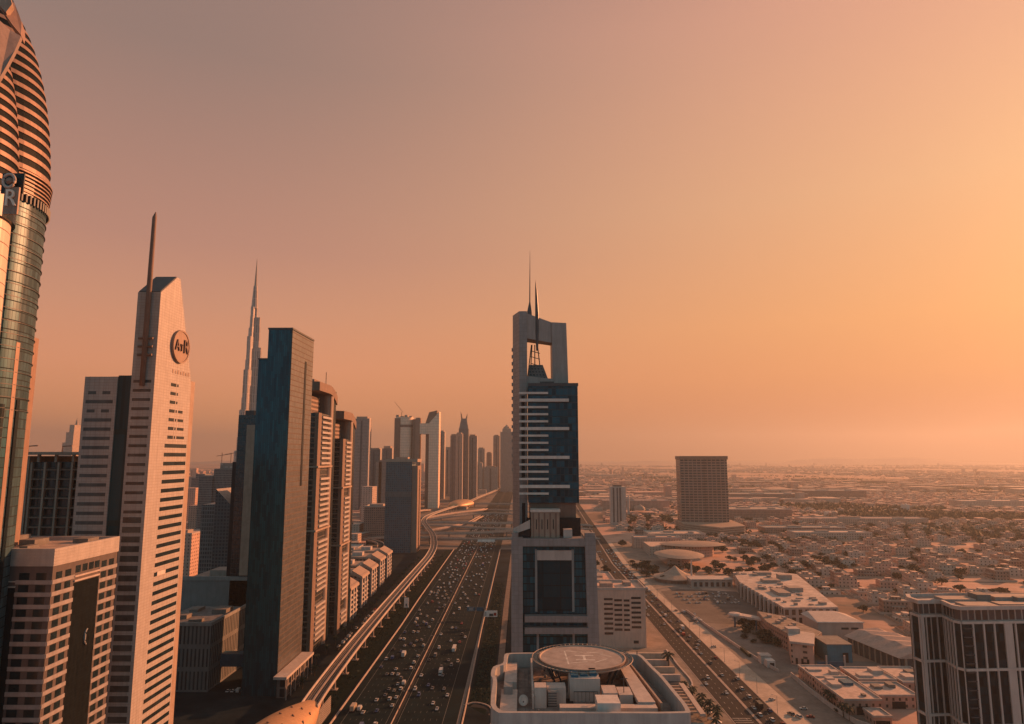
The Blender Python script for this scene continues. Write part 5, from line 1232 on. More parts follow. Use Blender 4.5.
BIGS = [
 ('long pale two-storey warehouse just left of the slab hotel podium', (228, 1265, 330, 1320, 12), 'pale'),
 ('school block with rows of windows beyond the crossroads trees', (186, 1165, 262, 1195, 17), 'sandy'),
 ('wide dark-fronted mall with flat roof behind the slab hotel', (480, 1690, 650, 1780, 24), 'brown'),
 ('long low brown depot to the right of the slab hotel', (480, 1390, 640, 1430, 11), 'brown'),
 ('pale long roofed store in front of the brown depot', (500, 1290, 640, 1330, 12), 'pale'),
 ('flat pale industrial roof beyond the brown depot', (620, 1560, 900, 1600, 14), 'sandy'),
 ('wide mall block far behind the slim pale tower', (230, 1990, 420, 2050, 26), 'rosy'),
 ('long grey-brown warehouse row near the horizon mall', (700, 2350, 960, 2440, 26), 'brown'),
 ('broad dark hangar in the far plain right of the slab hotel', (1000, 2500, 1230, 2590, 30), 'brown'),
 ('pale stadium-like block far right of the slab hotel', (1300, 2080, 1520, 2140, 20), 'pale'),
]
for lab, (x0, y0, x1, y1, h), m_ in BIGS:
    low_block('long_building', lab, x0, y0, x1, y1, h, m_, [((x0 * 2 + x1) / 3, (y0 + y1) / 2, h, (x0 + x1) / 2, (y0 + y1 * 3) / 4, h + 3), ((x0 + 3 * x1) / 4, (y0 * 2 + y1) / 3, h, (x0 + 5 * x1) / 6, (y0 + y1) / 2, h + 2.5)], par=1.6)
# pale lit stores in the dark belt of trees
for i, (u0, u1, v, h) in enumerate([(829, 846, 516, 9), (853, 858, 516, 9), (861, 867, 515, 9), (897, 899, 515, 14), (907, 910, 512, 20), (917, 923, 514, 8), (780, 786, 517, 24)]):
    x0, y0, _ = at(u0, v); x1, _, _ = at(u1, v)
    t = solo('far_store', MB().box(x0, y0, 0, x1, y0 + 30, h).box(x0 + 2, y0 + 8, h, x0 + 6, y0 + 14, h + 2), M['white'], ['wide bright white store in the belt of dark trees, right distance', 'first of two small bright stores right of the wide white store', 'second of two small bright stores right of the wide white store', 'narrow bright block standing in the far tree belt', 'tallest narrow bright block in the far tree belt', 'low bright shed at the right end of the far tree belt', 'small white-fronted tower block between the slab hotel and the wide store'][i], 'building', (x0, y0, 0))
# ================================================================== tall tower with stepped spire, far left
t = thing('supertall_tower', 'very tall stepped spire tower rising through haze behind the teal glass tower', 'tower', (-920, 2290, 0))
BX, BY = -920.0, 2290.0
burj = facade('spire_cladding', (0.48, 0.37, 0.32), (0.2, 0.17, 0.15), 30, 9, .92, .5, g_rough=.35)  # pinkish haze put into the redder cladding colour
def trefoil(w, r, n=7):
    pts = []
    for k in range(3):
        a = R(20 + 120 * k)
        for j in range(n):
            b = a + R(-90 + 180 * j / (n - 1)); pts.append((BX + (w - r) * math.cos(a) + r * math.cos(b), BY + (w - r) * math.sin(a) + r * math.sin(b)))
        c = a + R(60); pts.append((BX + r * 1.02 * math.cos(c), BY + r * 1.02 * math.sin(c)))
    return pts
lv = [(0, 68), (70, 64), (120, 58), (170, 53), (215, 48), (262, 44), (305, 40), (350, 37), (395, 34), (440, 31), (480, 28), (520, 25.5), (555, 22.5), (590, 18.5), (625, 14)]
for i, (z, w) in enumerate(lv):
    z1 = lv[i + 1][0] if i + 1 < len(lv) else 660
    # each wing ends at its own height
    pts = []
    for k in range(3):
        a = R(20 + 120 * k); ww = w + (0, 3.0, -3.0)[(i + k) % 3]; r = max(5.5, ww * .26)
        for j in range(7):
            b = a + R(-90 + 30 * j); pts.append((BX + (ww - r) * math.cos(a) + r * math.cos(b), BY + (ww - r) * math.sin(a) + r * math.sin(b)))
        c = a + R(60); pts.append((BX + max(6, w * .3) * math.cos(c), BY + max(6, w * .3) * math.sin(c)))
    part('tier', MB().prism(pts, z, z1 + .2), burj, t)
part('neck', MB().tube([(BX, BY, 655), (BX, BY, 700), (BX, BY, 735)], [11, 8.5, 6.5], 10), burj, t)
part('spire', MB().tube([(BX, BY, 733), (BX, BY, 780), (BX, BY, 832)], [5.2, 3.2, .6], 8), M['tan'], t)
for z in (150, 300, 445, 560): part('machine_band', MB().prism(trefoil(60 - z * .083 + 1, 12 - z * .012), z, z + 6), M['dgrey'], t)
# ================================================================== skyline towers
def far_tower(name, label, u0, u1, vtop, d, depth, mat, grp=None, fn=None, cat='tower', wallname='wall'):
    x0 = at(u0, 457, d=d)[0]; x1 = at(u1, 457, d=d)[0]; zt = at((u0 + u1) / 2, vtop, d=d)[2]
    t = thing(name, label, cat, ((x0 + x1) / 2, d, 0), grp)
    if fn: fn(t, x0, x1, d, depth, zt)
    else: part(wallname, MB().box(x0, d, 0, x1, d + depth, zt), mat, t)
    return t, x0, x1, zt
F = {
 'a': facade('far_a', (0.30, 0.24, 0.21), (0.08, 0.085, 0.09), 4, 3.5, .5, .6), 'b': facade('far_b', (0.36, 0.28, 0.23), (0.1, 0.1, 0.1), 4, 5, .45, .6),
 'c': facade('far_c', (0.20, 0.18, 0.17), (0.05, 0.06, 0.065), 4, 3, .6, .7), 'd': facade('far_d', (0.14, 0.15, 0.15), (0.03, 0.045, 0.05), 4, 2.4, .7, .7),
 'e': facade('far_e', (0.44, 0.32, 0.25), (0.12, 0.1, 0.09), 4, 6, .4, .5),
}
def capped(mat, capw=.6, caph=10, slot=True):
    def fn(t, x0, x1, d, dep, zt):
        w = x1 - x0
        part('wall', MB().box(x0, d, 0, x1, d + dep, zt - caph), mat, t)
        part('crown', MB().box(x0 + w * (1 - capw) / 2, d + 2, zt - caph, x1 - w * (1 - capw) / 2, d + dep - 2, zt), M['tan'], t)
        if slot: part('dark_strip', MB().box((x0 + x1) / 2 - w * .06, d - .5, 8, (x0 + x1) / 2 + w * .06, d + .1, zt - caph - 6), M['dgrey'], t)
        part('side_fin', MB().box(x1, d + 2, 0, x1 + w * .06, d + dep * .5, zt - caph * .6), M['cream'], t)
    return fn
# slender tower with lit right edge
far_tower('slender_tower', 'slender brown tower with rounded top and lit right edge, behind the curved towers', 354, 367.5, 416.5, 1900, 40, None, fn=capped(F['a'], .8, 6))
far_tower('skyline_tower', 'short grey tower with angled roof right of the slender brown tower', 368, 379.5, 448, 2100, 36, None, fn=capped(F['c'], .9, 4))
far_tower('skyline_tower', 'low pale tower peeping out at the foot of the angled grey tower', 376, 382, 462, 2000, 30, F['b'])
far_tower('skyline_tower', 'dark stepped tower just left of the round topped twin', 382, 391.5, 446, 2300, 40, None, fn=capped(F['c'], .7, 8))
far_tower('skyline_tower', 'brown block half hidden behind the dark stepped tower', 379, 393, 460, 2000, 40, F['a'])
# bridged twin towers
dB = 2050
t = thing('bridged_towers', 'pair of tall towers, golden as if sunlit, joined near the top by a sky bridge', 'towers', (at(415, 457, d=dB)[0], dB, 0))
gx = lambda u: at(u, 457, d=dB)[0]
gz = lambda v: at(415, v, d=dB)[2]
gl = glassy('sunlit_gold_glass', (0.85, 0.58, 0.42), 0.45, 0.1, 8, 6, .12, (0.7, 0.48, 0.34), var=.05)  # sunlight on the unlit fronts put into the gold colour
part('round_tower', MB().prism(ell((gx(393.5) + gx(411)) / 2, dB + 30, (gx(411) - gx(393.5)) / 2, 28, 24), 0, gz(417)), gl, t)
part('round_band', MB().prism(ell((gx(393.5) + gx(411)) / 2, dB + 30, (gx(411) - gx(393.5)) / 2 + 1, 29, 24), gz(427), gz(424.5)), M['brown'], t)
for k in range(4): part('crown_box', MB().box(gx(394.2 + k * 4.4), dB + 14, gz(417), gx(397 + k * 4.4), dB + 44, gz(414.6 + (k % 2) * 1.2)), M['tan'], t)
part('shadow_side', MB().prism([(gx(393.2), dB + 8), (gx(398.5), dB + 1.5), (gx(399.5), dB + 3), (gx(396), dB + 40), (gx(393.2), dB + 40)], 0, gz(418)), M['brown'], t)  # shade of the round tower's left side put in as a brown piece
part('edge_slab', MB().box(gx(414.6), dB + 6, 0, gx(419.0), dB + 40, gz(417.6)), M['copper'], t)
part('dark_slot', MB().box(gx(411.6), dB + 10, 0, gx(414.6), dB + 40, gz(419)), M['brown'], t)
part('sky_bridge', MB().box(gx(419.0), dB + 4, gz(434), gx(433), dB + 36, gz(423.2)), gl, t)
part('dark_core', MB().box(gx(424.5), dB + 18, 0, gx(429), dB + 44, gz(434)), M['brown'], t)
part('right_tower', MB().hexa([(gx(428.6), dB, 0), (gx(438.6), dB, 0), (gx(438.6), dB + 40, 0), (gx(428.6), dB + 40, 0), (gx(428.6), dB, gz(423)), (gx(438.6), dB, gz(411.6)), (gx(438.6), dB + 40, gz(411.6)), (gx(428.6), dB + 40, gz(423))]), gl, t)
part('slanted_crown', MB().hexa([(gx(424.2), dB + 10, gz(423.4)), (gx(434), dB + 10, gz(423.4)), (gx(434), dB + 38, gz(423.4)), (gx(424.2), dB + 38, gz(423.4)), (gx(428), dB + 10, gz(412)), (gx(436), dB + 10, gz(410.2)), (gx(436), dB + 38, gz(410.2)), (gx(428), dB + 38, gz(412))]), M['brown'], t)
# crane on the round tower
t = thing('tower_crane', 'thin tower crane leaning over the round topped tower', 'crane', (gx(399), dB + 30, gz(417)))
part('mast', MB().tube([(gx(399), dB + 28, gz(417)), (gx(399), dB + 28, gz(411.5))], .8, 4), M['brown'], t); part('jib', MB().tube([(gx(400.6), dB + 28, gz(412)), (gx(391.5), dB + 28, gz(401))], .55, 4), M['brown'], t)
for a in [
 ('pale tower right of the bridged pair, partly hidden', 438.5, 444, 430.5, 2500, 50, 'b'), ('lower pale block behind the right side of the bridged pair', 443, 452, 447, 2700, 60, 'e'),
 ('dark narrow left tower of the spired cluster', 450.2, 455.5, 434, 2350, 40, 'c'), ('copper lit slab in the middle of the spired cluster', 455.5, 462, 432.5, 2350, 40, 'e'),
 ('broad brown tower at the right of the spired cluster', 468.5, 476.5, 434.5, 2450, 50, 'a'), ('pointed pale tower between the spired cluster and the two far right towers', 478, 484, 447.5, 3100, 50, 'b'),
 ('small plain tower among the far skyline, right of the pointed pale tower', 486.5, 491.6, 452, 3200, 50, 'a'), ('plain far tower with dark cap, left of the tallest far right tower', 493.2, 499.4, 434.8, 3100, 55, 'a'),
 ('low far block at the foot of the two far right towers', 484, 497, 466, 3000, 60, 'b'), ('low pale block behind the pointed pale tower', 474, 482, 462, 3000, 60, 'e')]:
    far_tower('skyline_tower', a[0], a[1], a[2], a[3], a[4], a[5], None, 'towers of the far skyline', capped(F[a[6]], .7, 5))
def spired(t, x0, x1, d, dep, zt):
    w = x1 - x0; cx = (x0 + x1) / 2
    part('wall', MB().box(x0, d, 0, x1, d + dep, zt - 62), F['c'], t)
    part('upper_wall', MB().hexa([(x0 + 1, d, zt - 62), (x1 - 1, d, zt - 62), (x1 - 1, d + dep, zt - 62), (x0 + 1, d + dep, zt - 62), (cx - w * .28, d + 6, zt - 26), (cx + w * .28, d + 6, zt - 26), (cx + w * .28, d + dep - 6, zt - 26), (cx - w * .28, d + dep - 6, zt - 26)]), F['c'], t)
    part('horn', MB().tube([(cx - w * .22, d + 14, zt - 28), (cx - w * .30, d + 14, zt - 10), (cx - w * .38, d + 14, zt)], [3.2, 1.8, .2], 6), M['brown'], t)
    part('horn', MB().tube([(cx + w * .22, d + 14, zt - 28), (cx + w * .30, d + 14, zt - 16), (cx + w * .32, d + 14, zt - 8)], [3.2, 1.8, .2], 6), M['brown'], t)
far_tower('horned_tower', 'dark tower with two curved horn spires, tallest of its cluster', 458.5, 468.3, 411, 2400, 44, None, fn=spired)
def domed(t, x0, x1, d, dep, zt):
    w = x1 - x0; cx = (x0 + x1) / 2
    part('wall', MB().box(x0, d, 0, x1, d + dep, zt - 34), F['a'], t); part('shoulder', MB().box(x0 + w * .16, d + 5, zt - 34, x1 - w * .16, d + dep - 5, zt - 20), F['b'], t)
    part('cupola', MB().lathe(cx, d + dep / 2, [(w * .28, zt - 20), (w * .25, zt - 12), (w * .1, zt - 7), (.3, zt)], 10), M['tan'], t)
far_tower('cupola_tower', 'tallest far right skyline tower with small cupola, next to the gate tower', 500.2, 513.0, 424, 3000, 55, None, fn=domed)
def deco(t, x0, x1, d, dep, zt):
    w = x1 - x0; cx = (x0 + x1) / 2
    for k, (f, a, b) in enumerate(((1, 0, .50), (.78, .50, .66), (.56, .66, .80), (.36, .80, .90))):
        part('tier', MB().box(cx - w * f / 2, d + 10 * k, zt * a, cx + w * f / 2, d + dep - 10 * k, zt * b), F['e'], t)
    part('spire', MB().tube([(cx, d + dep / 2, zt * .9), (cx, d + dep / 2, zt * 1.0)], [w * .12, .3], 6), M['tan'], t)
far_tower('deco_tower', 'pale stepped tower with pointed tip seen in the gap above the frame building', 58, 71.5, 417, 2900, 120, None, fn=deco)
# construction towers in the gap between the beige tower and the teal glass tower
t = thing('sawtooth_tower', 'dark teal twin-peaked tower with pointed glass gables in the left gap', 'tower', (-310, 700, 0))
x = [at(u, 457, d=700)[0] for u in (220, 229.5, 236.5, 243, 252)]
z_ = lambda v: at(235, v, d=700)[2]
sg = facade('sawtooth_glass', (0.05, 0.075, 0.085), (0.012, 0.03, 0.038), 3.4, 3.2, .6, .62)
def peak(xa, xb, za, zb, nm):
    part(nm, MB().hexa([(xa, 700, 0), (xb, 700, 0), (xb, 735, 0), (xa, 735, 0), (xa, 700, za), (xb, 700, zb), (xb, 735, zb), (xa, 735, za)]), sg, t)
peak(x[0] - 2, x[2], z_(489), z_(508), 'left_gable'); peak(x[2], x[4] + 2, z_(485), z_(508), 'right_gable')
part('low_annex', MB().box(x[2] + 2, 694, 0, x[4] + 2, 700, z_(588)), M['grey'], t)
part('flank', MB().box(x[0] - 18, 705, 0, x[0] - 2, 735, z_(505)), F['d'], t)
t = thing('hazy_tower', 'broad hazy unfinished tower with crane stubs behind the twin-peaked tower', 'tower', (-560, 1200, 0))
xa, xb = at(207, 457, d=1200)[0], at(244, 457, d=1200)[0]; zt = at(225, 463, d=1200)[2]
part('wall', MB().box(xa + 14, 1200, 0, xb, 1250, zt - 10), F['d'], t); part('crown', MB().box(xa + 22, 1205, zt - 10, xb - 12, 1245, zt), facade('open_crown', (.2, .17, .15), (.3, .25, .22), 5, 9, .5, .6), t)
part('left_wing', MB().box(xa - 10, 1196, 0, xa + 14, 1246, zt - 22), F['d'], t)
for k, u in enumerate((222, 231)): xx = at(u, 457, d=1220)[0]; part('mast', MB().tube([(xx, 1220, zt), (xx, 1220, zt + 18)], .6, 4), M['brown'], t); part('jib', MB().tube([(xx - 10, 1220, zt + 12 + 3 * k), (xx + 16, 1220, zt + 16 + 3 * k)], .5, 4), M['brown'], t)
t = thing('hazy_tower', 'dim flat-topped hazy block left of the broad unfinished tower', 'tower', (at(200, 457, d=1500)[0], 1500, 0))
part('wall', MB().box(at(193, 457, d=1500)[0], 1500, 0, at(208, 457, d=1500)[0], 1540, at(200, 478, d=1500)[2]), F['c'], t)
part('roof_box', MB().box(at(196, 457, d=1500)[0], 1505, at(200, 478, d=1500)[2], at(205, 457, d=1500)[0], 1530, at(200, 474, d=1500)[2]), F['c'], t)
t = thing('dark_tower', 'very dark slab tower with curved pale fin, tight against the teal glass tower', 'tower', (-222, 540, 0))
xa, xb = at(236.5, 457, d=540)[0], at(252, 457, d=540)[0]
part('wall', MB().box(xa, 540, 0, xb + 6, 575, at(240, 415, d=540)[2]), glassy('night_glass', (0.01, 0.03, 0.04), .15, .3, 3.6, 2, .08, (.02, .03, .035)), t)
part('pale_fin', MB().prism([(xb - 4.6, 538), (xb + 4, 538), (xb + 4, 540), (xb - 2, 540)], 60, at(240, 425, d=540)[2]), M['tan'], t)
part('dark_annex', MB().box(xa - 5, 545, 0, xa, 575, at(238, 462, d=540)[2]), M['black'], t)
part('roof_box', MB().box(xa + 3, 545, at(240, 415, d=540)[2], xa + 10, 560, at(240, 410, d=540)[2]), M['dgrey'], t)
# low blocks of the left gap
low_block('gap_block', 'lit sand block standing in the gap left of the twin-peaked tower', -402, 800, -380, 840, 62, 'sandy', [(-396, 806, 62, -388, 820, 66)])
low_block('gap_block', 'pale flat building with long roof behind the grey mid-rise block', -262, 640, -214, 690, 34, 'pale', [(-254, 650, 34, -240, 664, 38)])
low_block('gap_block', 'brown roofed shed field behind the beige tower', -330, 660, -275, 720, 16, 'rosy', [(-322, 670, 16, -300, 680, 20), (-296, 690, 16, -284, 705, 19)])
low_block('gap_block', 'low cluttered building left of the pale flat building', -316, 590, -268, 640, 12, 'brown', [(-306, 600, 12, -290, 612, 16), (-284, 615, 12, -274, 630, 15)])
low_block('gap_block', 'grey-sided block right of the curved towers in front of the slender tower', -282, 1240, -228, 1290, 62, 'brown', [(-274, 1248, 62, -250, 1270, 66)])
low_block('gap_block', 'white frame block left of the square dark glass tower', -330, 1240, -290, 1280, 30, 'pale', [(-322, 1248, 30, -306, 1262, 33)])
low_block('gap_block', 'blue-fronted low building behind the row of sand blocks', -262, 880, -226, 930, 26, 'brown', [(-256, 888, 26, -240, 902, 30)])
low_block('gap_block', 'broad low roof between the row of sand blocks and the square dark glass tower', -300, 1000, -240, 1060, 18, 'shop', [(-286, 1010, 18, -262, 1030, 22)])
# ================================================================== houses of the low city, right
PAT = []
def villa_mesh(i):
    r = random.Random(100 + i); mb = MB(); w, d, h = r.uniform(15, 25), r.uniform(14, 23), r.choice([4.6, 7.6, 8.2, 8.6, 11.5])
    mb.box(-w / 2, -d / 2, 0, w / 2, d / 2, h)
    e = .25
    mb.box(-w / 2 - .1, -d / 2 - .1, h, w / 2 + .1, -d / 2 + e, h + .9, 1).box(-w / 2 - .1, d / 2 - e, h, w / 2 + .1, d / 2 + .1, h + .9, 1).box(-w / 2 - .1, -d / 2 + e, h, -w / 2 + e, d / 2 - e, h + .9, 1).box(w / 2 - e, -d / 2 + e, h, w / 2 + .1, d / 2 - e, h + .9, 1)
    a, b = r.uniform(-w / 3, 0), r.uniform(-d / 3, 0)
    mb.box(a, b, h + .01, a + w * .35, b + d * .35, h + 3.0)
    if r.random() < .7: mb.box(w / 2, -d / 4, 0, w / 2 + r.uniform(3, 6), d / 4, h * .55)
    if r.random() < .6: mb.box(-w / 4, -d / 2 - r.uniform(2, 4), 0, w / 4, -d / 2, h * .6)
    for k in range(3):
        xx, yy = r.uniform(-w * .4, w * .3), r.uniform(-d * .4, d * .3); mb.box(xx, yy, h + .01, xx + 1.4, yy + 1.2, h + 1.4, 2)
    # garden wall
    W, D_ = w / 2 + 5.2, d / 2 + 5.2
    mb.box(-W, -D_, 0, W, -D_ + .3, 2.0, 1).box(-W, D_ - .3, 0, W, D_, 2.0, 1).box(-W, -D_ + .3, 0, -W + .3, D_ - .3, 2.0, 1).box(W - .3, -D_ + .3, 0, W, D_ - .3, 2.0, 1)
    return mb
VM = []
for i in range(25):
    key = ['sandy', 'rosy', 'pale', 'white', 'brown'][i % 5]
    VM.append((mesh_of('villa', villa_mesh(i), [WALLS[key], M['tan2' if i % 2 else 'tan'], M['conc_d']]), ['sand', 'rosy', 'pale', 'whitish', 'brown'][i % 5]))
BLOCKED = [(180, 395, 318, 640), (225, 630, 318, 852), (150, 640, 265, 905), (180, 940, 330, 1150), (220, 1240, 340, 1330), (180, 1155, 270, 1200), (318, 1330, 470, 1505), (470, 1380, 645, 1435), (495, 1285, 645, 1335)]
def blocked(x, y, m=14):
    if x < 176 + max(0, (y - 1000) * .034): return True
    return any(a - m < x < c + m and b - m < y < d + m for a, b, c, d in BLOCKED)
rot = R(-9)
spots = []
rv = random.Random(5)
row = 0; v_ = -200
while v_ < 2600:
    u_ = -200; col = 0
    while u_ < 2600:
        x = 180 + u_ * math.cos(rot) - v_ * math.sin(rot); y = 470 + u_ * math.sin(rot) + v_ * math.cos(rot)
        if y > 440 and x < y * .80 and not blocked(x, y) and rv.random() < .84:
            n1 = math.sin(x * .006 + 1.3) + math.sin(y * .0045 + x * .002)
            if n1 > -1.9: spots.append((y, x, row, rv.randrange(25), rv.choice([0, 1, 2, 3]) * math.pi / 2 + rot + rv.uniform(-.03, .03)))
        u_ += 36 + rv.uniform(-2, 4) + (9 if col % 5 == 4 else 0); col += 1
    v_ += 36 + (12 if row % 2 else 0); row += 1
spots.sort()
near, rest = spots[:285], spots[285:]
from collections import defaultdict
cnt = defaultdict(int)
LANDM = [(430, 660, 'behind the blank-sided hall and vaulted shed'), (660, 900, 'in the blocks level with the shopping arcade'), (900, 1160, 'in the blocks level with the round pavilion'), (1160, 1500, 'in the blocks level with the slab hotel'), (1500, 4000, 'beyond the slab hotel')]
for y, x, row, k, rz in near:
    me, colr = VM[k]
    band = next(w_ for a, b, w_ in LANDM if a <= y < b)
    key = (colr, band); i = cnt[key]; cnt[key] += 1
    o = bpy.data.objects.new('villa', me); scene.collection.objects.link(o); o.location = (x, y, .0); o.rotation_euler = (0, 0, rz); ORG[o] = Vector((x, y, 0))
    meta(o, '%s villa %s, %s to the camera' % (colr, band, ordw(i)), 'villa', 'flat-roofed villas of the low city')
# what lies farther: one mass of houses
far = MB()
rf = random.Random(9)
def grove(x, y): return (820 < x < 1950 and 1670 < y < 1800 + 60 * math.sin(x * .008)) or (math.sin(x * .006 + 2) + math.sin(y * .009 + x * .002) > 1.25 and y > 1300)
for y, x, row, k, rz in rest:
    if grove(x, y): continue
    w, d, h = rf.uniform(15, 27), rf.uniform(14, 25), rf.uniform(5, 10); far.box(x - w / 2, y - d / 2, 0, x + w / 2, y + d / 2, h, rf.choice([0, 0, 1, 2]), rz)
    if rf.random() < .5: far.box(x - w / 4, y - d / 4, h + .01, x + w / 6, y + d / 6, h + 3, rf.choice([0, 1, 2]), rz)
for k in range(8000):
    y = 2300 + 10500 * rf.random() ** 1.6
    x = rf.uniform(170 + y * .02, y * .85)
    if math.sin(x * .0021 + .6) + math.sin(y * .0017 + x * .0008) < -.7 or grove(x, y): continue
    big = rf.random() < .05
    w, d, h = (rf.uniform(60, 160), rf.uniform(40, 90), rf.uniform(8, 18)) if big else (rf.uniform(14, 34), rf.uniform(14, 30), rf.uniform(5, 13))
    if rf.random() < .012: w, d, h = 22, 22, rf.uniform(25, 50)
    far.box(x - w / 2, y - d / 2, 0, x + w / 2, y + d / 2, h, rf.choice([0, 0, 1, 2, 3]), rf.uniform(-.3, .3))
for k in range(2600):                       # left of the highway
    y = 1150 + 6500 * rf.random() ** 1.5; x = -rf.uniform(260 + y * .02, 260 + y * .75)
    if -1000 < x < -780 and 2180 < y < 2400: continue
    if -470 < x < -120 and 1900 < y < 2400: continue
    w, d, h = rf.uniform(16, 44), rf.uniform(16, 40), rf.uniform(6, 22)
    if rf.random() < .05: h = rf.uniform(40, 90); w = d = 24
    far.box(x - w / 2, y - d / 2, 0, x + w / 2, y + d / 2, h, rf.choice([0, 1, 2, 3]), rf.uniform(-.3, .3))
for k in range(160):
    y = 2500 + 4500 * rf.random(); x = rf.uniform(-300, 170)
    if -115 < x < -30: continue
    w = rf.uniform(16, 34); far.box(x - w / 2, y, 0, x + w / 2, y + 24, rf.uniform(6, 30), rf.choice([0, 1, 2, 3]))
solo('distant_houses', far, [WALLS['sandy'], WALLS['rosy'], WALLS['pale'], WALLS['brown']], None, None, kind='stuff')
# ================================================================== trees
def crown_mesh(i, n=330, palm=False):
    r = random.Random(300 + i); mb = MB()
    blobs = [(r.uniform(-.5, .5), r.uniform(-.5, .5), r.uniform(-.45, .4), r.uniform(.35, .66)) for _ in range(7)]
    for k in range(n):
        bx, by, bz, br = r.choice(blobs); th = r.uniform(0, 2 * math.pi); ph = math.acos(r.uniform(-1, 1)); q = br * r.uniform(.6, 1.05)
        c = Vector((bx + q * math.sin(ph) * math.cos(th), by + q * math.sin(ph) * math.sin(th), bz + q * math.cos(ph) * .8))
        s_ = r.uniform(.10, .22); a = Vector((r.gauss(0, 1), r.gauss(0, 1), r.gauss(0, 1))).normalized(); b = a.orthogonal().normalized(); d = a.cross(b)
        mb.add([tuple(c + b * s_), tuple(c + d * s_ * .8), tuple(c - b * s_ * .9), tuple(c - d * s_)], [(0, 1, 2, 3)], r.choice([0, 0, 1]))
    return mb
M['leaf2'] = plain('leaves_light', (0.045, 0.055, 0.032), 0.9, var=.4, scale=.8)
CR = [mesh_of('crown', crown_mesh(i), [M['leaf'], M['leaf2']]) for i in range(6)]
def trunk_mb():
    mb = MB().tube([(0, 0, -1.15), (.04, 0, -.7), (.0, .05, -.2)], [.09, .07, .05], 6)
    for a in range(3): mb.tube([(0, 0, -.8), (.35 * math.cos(a * 2.1), .35 * math.sin(a * 2.1), -.2)], [.045, .02], 5)
    return mb
TR = mesh_of('trunk', trunk_mb(), M['bark'])
NT = [0]
def tree(x, y, s, label, rng, h=None):
    t = bpy.data.objects.new('tree', None); scene.collection.objects.link(t); t.location = (x, y, 1.9 * s * .55); t.rotation_euler = (0, 0, rng.uniform(0, 6)); t.scale = (s, s, s * rng.uniform(.5, .65))
    t.location.z = 1.15 * t.scale.z
    meta(t, label, 'tree', 'broad trees of the low city')
    for nm, me in (('crown', rng.choice(CR)), ('trunk', TR)):
        c = bpy.data.objects.new(nm, me); scene.collection.objects.link(c); c.parent = t
    NT[0] += 1
rt = random.Random(21)
tl = []
zones = [((168, 880, 205, 960), 12, 'on the lawn behind the tent roofed building'), ((196, 905, 300, 975), 20, 'between the tent roofed building and the round pavilion'),
         ((240, 1080, 420, 1240), 26, 'between the round pavilion and the slab hotel'), ((165, 1180, 330, 1262), 16, 'in front of the school block and pale warehouse'),
         ((300, 880, 480, 1050), 26, 'behind the shopping arcade'), ((206, 566, 196, 640), 8, 'beside the L-shaped sand building'), ((150, 835, 172, 1000), 7, 'along the right kerb of the city street'),
         ((60, 860, 112, 1100), 16, 'beyond the last block behind the sand offices')]
for (a, b, c, d), n_, nm in zones:
    pts = [(rt.uniform(min(a, c), max(a, c)), rt.uniform(b, d)) for _ in range(n_)]; pts.sort(key=lambda p: p[1])
    for i, (x, y) in enumerate(pts): tree(x, y, rt.uniform(5.0, 9.5), 'dark bushy tree %s, %s' % (nm, ordw(i)), rt)
pts = []
while len(pts) < 155:
    y = 520 + 1050 * rt.random() ** .8; x = rt.uniform(200, y * .76)
    if blocked(x, y, 3): continue
    pts.append((x, y))
pts.sort(key=lambda p: p[1])
cz = defaultdict(int)
for x, y in pts:
    band = next(w_ for a, b, w_ in LANDM if a <= y < b); i = cz[band]; cz[band] += 1
    tree(x, y, rt.uniform(5.0, 10.0), 'dark garden tree among villas %s, %s' % (band, ordw(i)), rt)
# far belts of trees: one mass
belt = MB()
def clump(x, y, s):
    for k in range(9):
        c = Vector((x + rt.gauss(0, s * .5), y + rt.gauss(0, s * .5), rt.uniform(1.5, s * .8))); b = Vector((rt.gauss(0, 1), rt.gauss(0, 1), rt.gauss(0, 1))).normalized(); a = b.orthogonal().normalized(); q = s * rt.uniform(.25, .5)
        belt.add([tuple(c + a * q), tuple(c + b * q), tuple(c - a * q), tuple(c - b * q)], [(0, 1, 2, 3)], rt.choice([0, 0, 1]))
for k in range(1500):                                   # dark belt right of the slab hotel
    f = rt.random(); x = 800 + f * 1150; y = rt.uniform(1670, 1810) + 40 * math.sin(f * 9)
    clump(x, y, rt.uniform(8, 15))
for k in range(9000):
    y = 1250 + 4600 * rt.random() ** 1.4; x = rt.uniform(180 + y * .03, y * .82)
    if grove(x, y): clump(x, y, rt.uniform(8, 14))
    elif k % 5 == 0: clump(x, y, rt.uniform(5, 8))
for k in range(350): clump(rt.uniform(235, 420), rt.uniform(1640, 1760), rt.uniform(5, 9))
solo('tree_belt', belt, [M['leaf'], M['leaf2']], None, None, kind='stuff')
# dark planting in the verge strips beside the highway: ground cover
gc = MB()
for k in range(1500):
    x, y = (rt.uniform(-31.5, -21), rt.uniform(446, 850)) if rt.random() < .6 else (rt.uniform(-129, -114), rt.uniform(410, 1100))
    c = Vector((x, y, .35)); b = Vector((rt.gauss(0, 1), rt.gauss(0, 1), rt.gauss(0, .6))).normalized(); a = b.orthogonal().normalized(); q = rt.uniform(.4, 1.1)
    gc.add([tuple(c + a * q), tuple(c + b * q), tuple(c - a * q), tuple(c - b * q)], [(0, 1, 2, 3)])
solo('ground_cover', gc, M['leaf'], None, None, kind='stuff')
